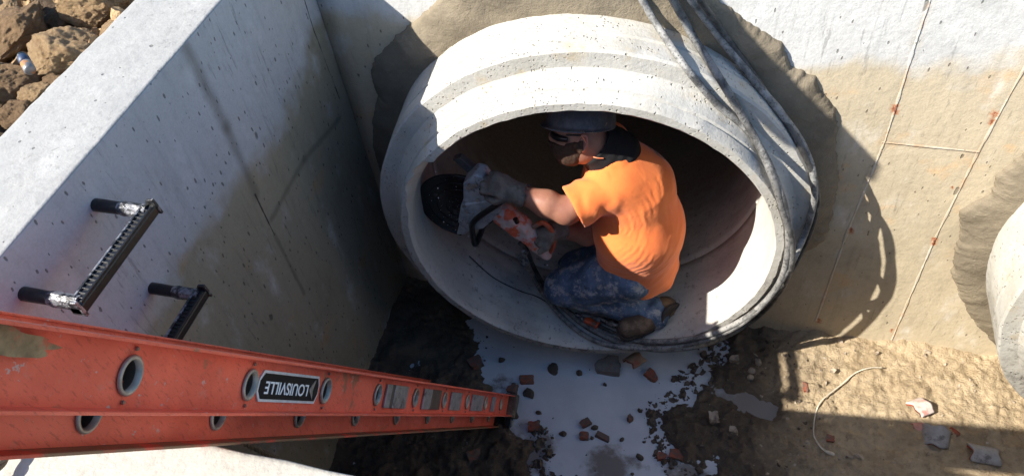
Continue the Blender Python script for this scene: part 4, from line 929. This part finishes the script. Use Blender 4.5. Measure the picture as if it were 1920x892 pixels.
V, Fc = nets(jean_sdf, np.min([LH, LK, LA, RK, RA, PV], 0)-.2, np.max([LH, LK, LA, RK, RA, PV], 0)+.22, .006)
N = vnormals(V, Fc); kd = np.linalg.norm(V-(LK*.25+LA*.75), axis=1); hd = np.linalg.norm(V-LH, axis=1)
wr = .008*np.sin(kd*120+7*fbm(V, 7, 2))*np.exp(-kd/.14)+.005*np.sin(hd*80+6*fbm(V, 6, 2))*np.exp(-hd/.25)+.008*ridge(V*np.array([1.6, 1, 1]), 7, 3)+.004*fbm(V, 24, 2)
V = V+N*wr[:, None]; obj('jeans', V, Fc, jean_mat(), person, True)

m_boot = simple('muddy_tan_boot', (.20, .12, .065), .8, 0, .35, 30, .006, dirt=(.08, .055, .04), dirtf=(.42, .6)); m_bootd = simple('dark_muddy_boot', (.085, .055, .038), .75, 0, .4, 30, .008, dirt=(.16, .11, .075)); m_sole = simple('boot_sole', (.05, .04, .035), .85, 0, .3, 40, .004)
def boot(ank, toe, upv, mat):
    fwd = nrm(toe-ank); up = nrm(upv-fwd*(upv@fwd)); sd = np.cross(fwd, up); L_ = np.linalg.norm(toe-ank)
    def fn(p):
        d = cap(p, ank-up*.0, ank+fwd*.04, .046, .043); d = smin(d, cap(p, ank+fwd*.04-up*.01, toe-up*.012, .042, .034), .03)
        d = smin(d, ell(p, toe-up*.008, (.045, .043, .032), (fwd, sd, up)), .02); return d-.002*ridge(p, 18, 2)
    m_ = np.min([ank, toe], 0)-.09; M_ = np.max([ank, toe], 0)+.09; V, Fc = nets(fn, m_, M_, .006); o_ = obj('boot', V, Fc, mat, person, True)
    def so_(p):
        q = p+up*.043; d = np.maximum(smin(cap(q, ank-fwd*.02, ank+fwd*.03, .045), cap(q, ank+fwd*.05, toe, .038, .046), .03), np.abs(q@up-(ank@up)+0*.0)-.009); return d
    V, Fc = nets(so_, m_-.02, M_+.02, .006)
    if len(V): obj('sole', V, Fc, m_sole, o_, True)
boot(P(1238, 577, 1.99), P(1262, 570, 2.09), nrm(np.array([-.6, -.3, .5])), m_boot)
boot(P(1215, 600, 1.93), P(1180, 612, 1.87), nrm(np.array([.1, -.2, 1])), m_bootd)

# hard hat, glasses, beard, neck gaiter
axh = (hf, hs_, hu); HT = HL(-.004, 0, .040)
def hat(p):
    d = ell(p, HT, (.118, .102, .108), axh); d = np.maximum(d, -((p-HT)@hu)-.002); d = np.maximum(d, -ell(p, HT, (.112, .096, .102), axh))
    rid = ell(p, HT+hu*.004, (.122, .016, .112), axh); rid = np.maximum(rid, -((p-HT)@hu)); d = smin(d, np.maximum(rid, -ell(p, HT, (.112, .096, .102), axh)), .008)
    q = p-HT-hf*.010; rho = (q@hf)**2+(q@hs_)**2; p2 = p+hu*(.75*rho)[..., None]
    br = ell(p2, HT+hf*.010+hu*.004, (.134, .119, .0085), axh); br = np.maximum(br, -ell(p, HT, (.110, .094, .3), axh))
    return smin(d, br, .007)
def hat_mat():
    b = B('scuffed_hard_hat'); n = b.noise(b.co, 9, 6, .7); c = b.mix(b.rg(n, .38, .64), (.05, .056, .066), (.12, .125, .135)); c = b.mix(b.rg(b.noise(b.vadd(b.co, (2, 2, 2)), 14, 6, .75), .60, .66, 0, .8), c, (.32, .22, .12))
    return b.fin(c, .45, b.bump(n, .003, .5))
V, Fc = nets(hat, HT-.18, HT+.18, .0038); obj('hard_hat', V, Fc, hat_mat(), person, True)
def shades(p):
    d = ek(p, HL(.030, 0, -.010), (.088, .084, .030)); d = np.maximum(d, -ek(p, HL(.028, 0, -.010), (.080, .076, .06))); d = np.maximum(d, -((p-HL(.045, 0, 0))@hf)+.0)
    for s in (-1, 1): d = np.minimum(d, cap(p, HL(.050, s*.080, .010), HL(-.008, s*.090, .012), .0034))
    return d
V, Fc = nets(shades, HCtr-.14, HCtr+.14, .003); obj('sunglasses', V, Fc, m_blackm, person, True)
def beard(p):
    q = (p-HCtr)/HK; f_ = q@hf; u_ = q@hu
    d = head_sdf(p)-.0075-.0035*ridge(p, 42, 3)
    line = np.where(f_ > .055, u_+.040, u_+.012+.35*f_)
    return np.maximum(np.maximum(d, line*.8), (-.016-f_-.25*np.minimum(u_+.05, 0))*.9)
def ear(p):
    c = HL(-.012, .080, -.022); q = p-c; f_ = (q@hf)*.94+(q@hu)*.2; u_ = (q@hu)*.94-(q@hf)*.2; s_ = q@hs_-.10*f_*-1.5
    r_ = np.sqrt((f_/.0175)**2+((u_-.004)/.031)**2)
    rim = np.sqrt(((r_-.86)*.019)**2+(s_-.009)**2)-.0042; bowl = np.maximum((r_-.9)*.018, np.abs(s_-.001)-.005)
    lobe = ell(p, c-hu*.026+hf*.004+hs_*.004, (.009, .006, .010), (hf, hs_, hu)); anti = np.sqrt(((r_-.48)*.018)**2+(s_-.0065)**2)-.0028+np.where(f_ > .006, .004, 0)
    return smin(smin(smin(rim, bowl, .003), lobe, .004), anti, .002)
V, Fc = nets(ear, HL(-.012, .080, -.022)-.05, HL(-.012, .080, -.022)+.05, .0019); obj('ear', V, Fc, simple('red_ear_skin', (.40, .15, .10), .5, 0, .2, 60, .0006), person, True)
V, Fc = nets(beard, HCtr-.16, HCtr+.16, .0035); obj('beard', V, Fc, simple('brown_beard', (.065, .034, .02), .9, 0, .5, 90, .004), person, True)
nk = nrm(HCtr-NB)
def gaiter(p):
    d = smin(cap(p, NB-nk*.01, NB+nk*.085, .098, .088), cap(p, NB+hf*.03, NB+nk*.05+hf*.02, .085, .080), .02)
    d = np.maximum(d, (p-(NB+nk*.098))@nk); d = np.maximum(d, -cap(p, NB+nk*.07, HL(-.02, 0, -.03), .070, .078)); return d-.0022*fbm(p, 26, 3)-.001*np.sin(((p-NB)@nk)*160+4*fbm(p, 10, 2))
V, Fc = nets(gaiter, NB-.16, NB+.2, .0045); obj('neck_gaiter', V, Fc, simple('black_knit', (.010, .010, .011), .95, 0, .3, 120, .002), person, True)
def march(fn, px, py, gap=.003):
    dr = nrm(ray(px, py)); o_ = np.array([0, 0, HC]); t = 1.8
    for i in range(80):
        q = float(fn((o_+dr*t)[None])[0])-gap; t += q*.8
        if q < .0005 or t > 3: break
    return o_+dr*t
both = lambda p: np.minimum(np.minimum(gaiter(p), head_sdf(p)), shirt_sdf(p))
cd = [march(both, a, b_) for a, b_ in ((1090, 254), (1099, 268), (1101, 282), (1106, 291), (1118, 296), (1132, 297))]
m = MB(); m.tube(spline(cd, 8), .0020, 6); m.obj('earplug_cord', simple('orange_cord', (.8, .25, .12), .6, 0, .1, 20, 0), person, True)

# gloves with five fingers
m_glove = simple('slurry_grey_glove', (.155, .14, .12), .85, 0, .35, 36, .006, dirt=(.075, .065, .058), dirtf=(.45, .62), dscale=24)
def glove(wr_, kn, palmn, curl, mat, spread=.0, cuffdir=None, bend=1.):
    # wrist, knuckle centre, palm normal (towards the palm side), curl direction
    f = nrm(kn-wr_); n = nrm(palmn-f*(palmn@f)); s = np.cross(n, f); cdv = cuffdir if cuffdir is not None else nrm(wr_-kn)
    segs = []; L_ = np.linalg.norm(kn-wr_)
    lens = [(.036, .024, .017), (.040, .027, .018), (.038, .025, .017), (.030, .020, .015)]
    for i, (a1, a2, a3) in enumerate(lens):
        o_ = (i-1.5)*.0225; b0 = kn+s*o_-f*.006*abs(i-1.2); th = .75*bend+.06*i
        d1 = nrm(f*math.cos(th)+n*math.sin(th)+s*(i-1.5)*.04); p1 = b0+d1*a1; th += 1.25*bend; d2_ = f*math.cos(th)+n*math.sin(th); p2 = p1+d2_*a2; th += .9*bend; p3 = p2+(f*math.cos(th)+n*math.sin(th))*a3
        segs.append((b0, p1, p2, p3, .0120-.0006*i))
    tb = wr_+f*.030-s*.030+n*.008; t1 = tb+nrm(f*.6-s*.55+n*.5)*.042; t2 = t1+nrm(f*.75+n*.65+s*.15)*.032
    def fn(p):
        d = ell(p, wr_*.42+kn*.58, (L_*.62, .047, .024), (f, s, n)); d = smin(d, ell(p, kn-f*.004, (.022, .044, .018), (f, s, n)), .012)
        for (a0, a1, a2, a3, r) in segs:
            q = smin(cap(p, a0, a1, r*1.08, r), smin(cap(p, a1, a2, r, r*.93), cap(p, a2, a3, r*.93, r*.85), .003), .003); d = smin(d, q, .005)
        d = smin(d, cap(p, tb, t1, .018, .0135), .012); d = smin(d, cap(p, t1, t2, .0135, .011), .004)
        d = smin(d, cap(p, wr_+f*.01, wr_+cdv*.045, .037, .046), .018); d = np.maximum(d, (p-wr_)@cdv-.042)
        d = np.maximum(d, -np.maximum(cap(p, wr_, wr_+cdv*.12, .038, .050), -((p-wr_)@cdv-.03)))
        return d-.0018*ridge(p, 26, 2)
    c_ = (wr_+kn)/2; V, Fc = nets(fn, c_-.15, c_+.15, .0036); return obj('glove', V, Fc, mat, person, True)
LKn = P(926, 343, 1.85); glove(LWr+nrm(LWr-LE)*.01, LKn, nrm(np.array([-.15, .45, -.85])), None, m_glove, cuffdir=nrm(LE-LWr), bend=.95)
RKn = P(1016, 437, 1.90); glove(P(1040, 432, 1.93), RKn, nrm(np.array([-.2, -.35, -.9])), None, m_glove, cuffdir=nrm(RW-RKn), bend=1.1)

# ------------------------------------------------------------------ cut-off saw in his hands
m_slur = simple('slurry_caked_metal', (.42, .45, .48), .5, .15, .35, 40, .003, dirt=(.13, .12, .11), dirtf=(.54, .66), dscale=34); m_sbody = simple('orange_saw_shell', (.58, .46, .43), .55, 0, .3, 30, .004, dirt=(.62, .09, .02), dirtf=(.50, .60), dscale=15)
saw = thing('concrete_saw', P(930, 420, 1.90)-[0, 0, .1], 'slurry caked orange and grey cut-off saw held in gloved hands', 'saw')
SY = np.array([0, 1., 0])
def slab(pxs, y, th, mat, name, parent, bevel=.008):
    m = MB(); m.prism([P(a, b_, y) for a, b_ in pxs], SY*th); return m.obj(name, mat, parent, bevel=bevel, seg=3)
bc = P(868, 378, 1.955)
def disc(c, r, th, name, mat, parent, r0=0., a0=0, a1=2*math.pi, n=64):
    m = MB(); V = []; A = np.linspace(a0, a1, n)
    for y in (-th/2, th/2):
        for rr in (r0, r): V += [c+SY*y+rr*np.array([math.cos(a), 0, math.sin(a)]) for a in A]
    Fc = []
    for k in range(n-1):
        Fc += [(k, k+1, n+k+1, n+k), (2*n+k, 3*n+k, 3*n+k+1, 2*n+k+1), (n+k, n+k+1, 3*n+k+1, 3*n+k), (k, 2*n+k, 2*n+k+1, k+1)]
    Fc += [(0, n, 3*n, 2*n), (n-1, 3*n-1, 4*n-1, 2*n-1)]
    m.add(V, Fc); return m.obj(name, mat, parent)
m_blade = simple('wet_black_guard', (.014, .014, .016), .22, .2, .4, 26, .003, dirt=(.06, .06, .065), dirtf=(.56, .66), dscale=14, spec=.6)
bl = disc(bc, .150, .006, 'blade', simple('wet_steel_blade', (.05, .05, .055), .3, .7, .3, 30, .002), saw)
g1 = disc(bc-SY*.028, .172, .005, 'blade_guard', m_blade, saw, 0., math.radians(60), math.radians(262))
m = MB(); A = np.linspace(math.radians(60), math.radians(262), 60); m.tube([bc-SY*.028+.172*np.array([math.cos(a), 0, math.sin(a)]) for a in A], .006, 8); m.obj('rim', m_blade, g1, True)
for rr in (.135, .10, .062):
    m = MB(); A = np.linspace(math.radians(75), math.radians(250), 50); m.tube([bc-SY*.0315+rr*np.array([math.cos(a), 0, math.sin(a)]) for a in A], .0022, 6); m.obj('rib', m_blade, g1, True)
slab([(868, 345), (888, 328), (905, 332), (918, 352), (912, 376), (884, 384), (868, 378)], 1.87, .07, m_slur, 'arbor_housing', saw)
slab([(864, 384), (915, 376), (944, 378), (936, 404), (905, 430), (880, 434), (858, 418)], 1.865, .08, m_slur, 'gear_case', saw)
slab([(884, 430), (862, 418), (856, 440), (872, 440)], 1.88, .05, m_slur, 'splash_flap', saw, .004)
slab([(848, 300), (862, 296), (894, 322), (886, 334)], 1.93, .03, simple('dull_bar', (.10, .10, .10), .6, .3), 'belt_cover', saw, .004)
for k_, (a, b_, y_) in enumerate(((880, 346, 1.865), (902, 346, 1.865), (896, 374, 1.865), (875, 395, 1.86), (905, 392, 1.86), (888, 420, 1.86), (930, 388, 1.86))):
    m = MB(); c_ = P(a, b_, y_); m.tube([c_, c_-SY*.008], [.0075, .0065], 6); m.obj('bolt', m_alud, saw)
slab([(872, 352), (892, 345), (896, 350), (876, 358)], 1.862, .01, m_alud, 'tension_plate', saw, .002)
for k_ in range(5):
    a = P(868+k_*11, 408-k_*2.2, 1.862); m = MB(); m.tube([a, a+P(866+k_*11, 424-k_*2.5, 1.862)-P(868+k_*11, 408-k_*2.2, 1.862)], .0028, 6); m.obj('cooling_rib', m_slur, saw)
# front handle loop
hp_ = spline([P(958, 366, 1.84), P(930, 385, 1.83), P(900, 405, 1.83), P(886, 420, 1.83), P(886, 438, 1.84), P(891, 458, 1.85), P(900, 440, 1.87), P(906, 425, 1.88), P(920, 405, 1.89)], 8)
m = MB(); m.tube(hp_, .0120, 10); m.obj('front_handle', m_black, saw, True)
m = MB(); m.tube(spline([P(902, 352, 1.88), P(915, 362, 1.86), P(935, 366, 1.85), P(956, 366, 1.84)], 6), .0120, 10); m.obj('handle_bar', m_black, saw, True)
def shell_(p):
    a, b_, c_, e = P(945, 402, 1.90), P(975, 425, 1.90), P(1008, 455, 1.90), P(1024, 476, 1.90)
    d = smin(cap(p, a, b_, .048, .044), cap(p, b_, c_, .044, .034), .02); d = smin(d, cap(p, c_, e, .034, .024), .02)
    d = np.maximum(d, -cap(p, P(992, 438, 1.84), P(1010, 452, 1.84), .020, .022)); d = np.maximum(d, np.abs((p-b_)@SY)-.036)
    return d-.002*ridge(p, 20, 2)
q = P(985, 435, 1.9); V, Fc = nets(shell_, q-.2, q+.2, .0045); obj('motor_shell', V, Fc, m_sbody, saw, True)
m = MB(); m.tube(spline([P(1000, 425, 1.90), P(1020, 418, 1.90), P(1038, 440, 1.90), P(1036, 465, 1.90), P(1022, 480, 1.90)], 6), .0100, 10); m.obj('rear_handle', simple('orange_handle', (.5, .1, .04), .5, dirt=(.2, .16, .13)), saw, True)
m = MB(); m.tube([P(966, 410, 1.855), P(970, 417, 1.855)], .010, 12); m.obj('cap', m_black, saw)
m = MB(); m.tube(spline([P(985, 470, 1.92), P(980, 480, 1.93), P(982, 495, 1.93)], 5), .015, 10); m.obj('hose_port', m_film, saw, True)
# water dripping from the saw
m_drop = B('water_drop').fin((.8, .82, .85), .1, spec=.8)
GD = 'water drops flung off the saw'
for a, b_ in ((817, 322), (821, 353), (822, 371), (891, 466), (894, 489), (832, 416), (878, 443), (1026, 497)):
    me = bpy.data.meshes.new('water_drop'); bm = bmesh.new(); bmesh.ops.create_icosphere(bm, subdivisions=2, radius=.0018); bm.to_mesh(me); bm.free(); me.materials.append(m_drop)
    o = bpy.data.objects.new('water_drop', me); o.location = P(a, b_, 1.80).tolist(); o.scale = (1, 1, 1.8); COL.objects.link(o); tag(o, 'tiny bright water drop in the air around the saw', 'water drop', GD)

# fine spray thrown back by the blade
rs = np.random.RandomState(41); n = 60; t = rs.uniform(0, 1, n)**.7; c0 = P(850, 335, 1.86); d0 = P(835, 445, 1.80)-c0
pts = c0+d0*t[:, None]+rs.normal(size=(n, 3))*[.045, .03, .05]
o = scatter('water_spray', pts, rs.uniform(.0005, .0014, n), m_drop, 12); o.data.materials[0] = m_drop
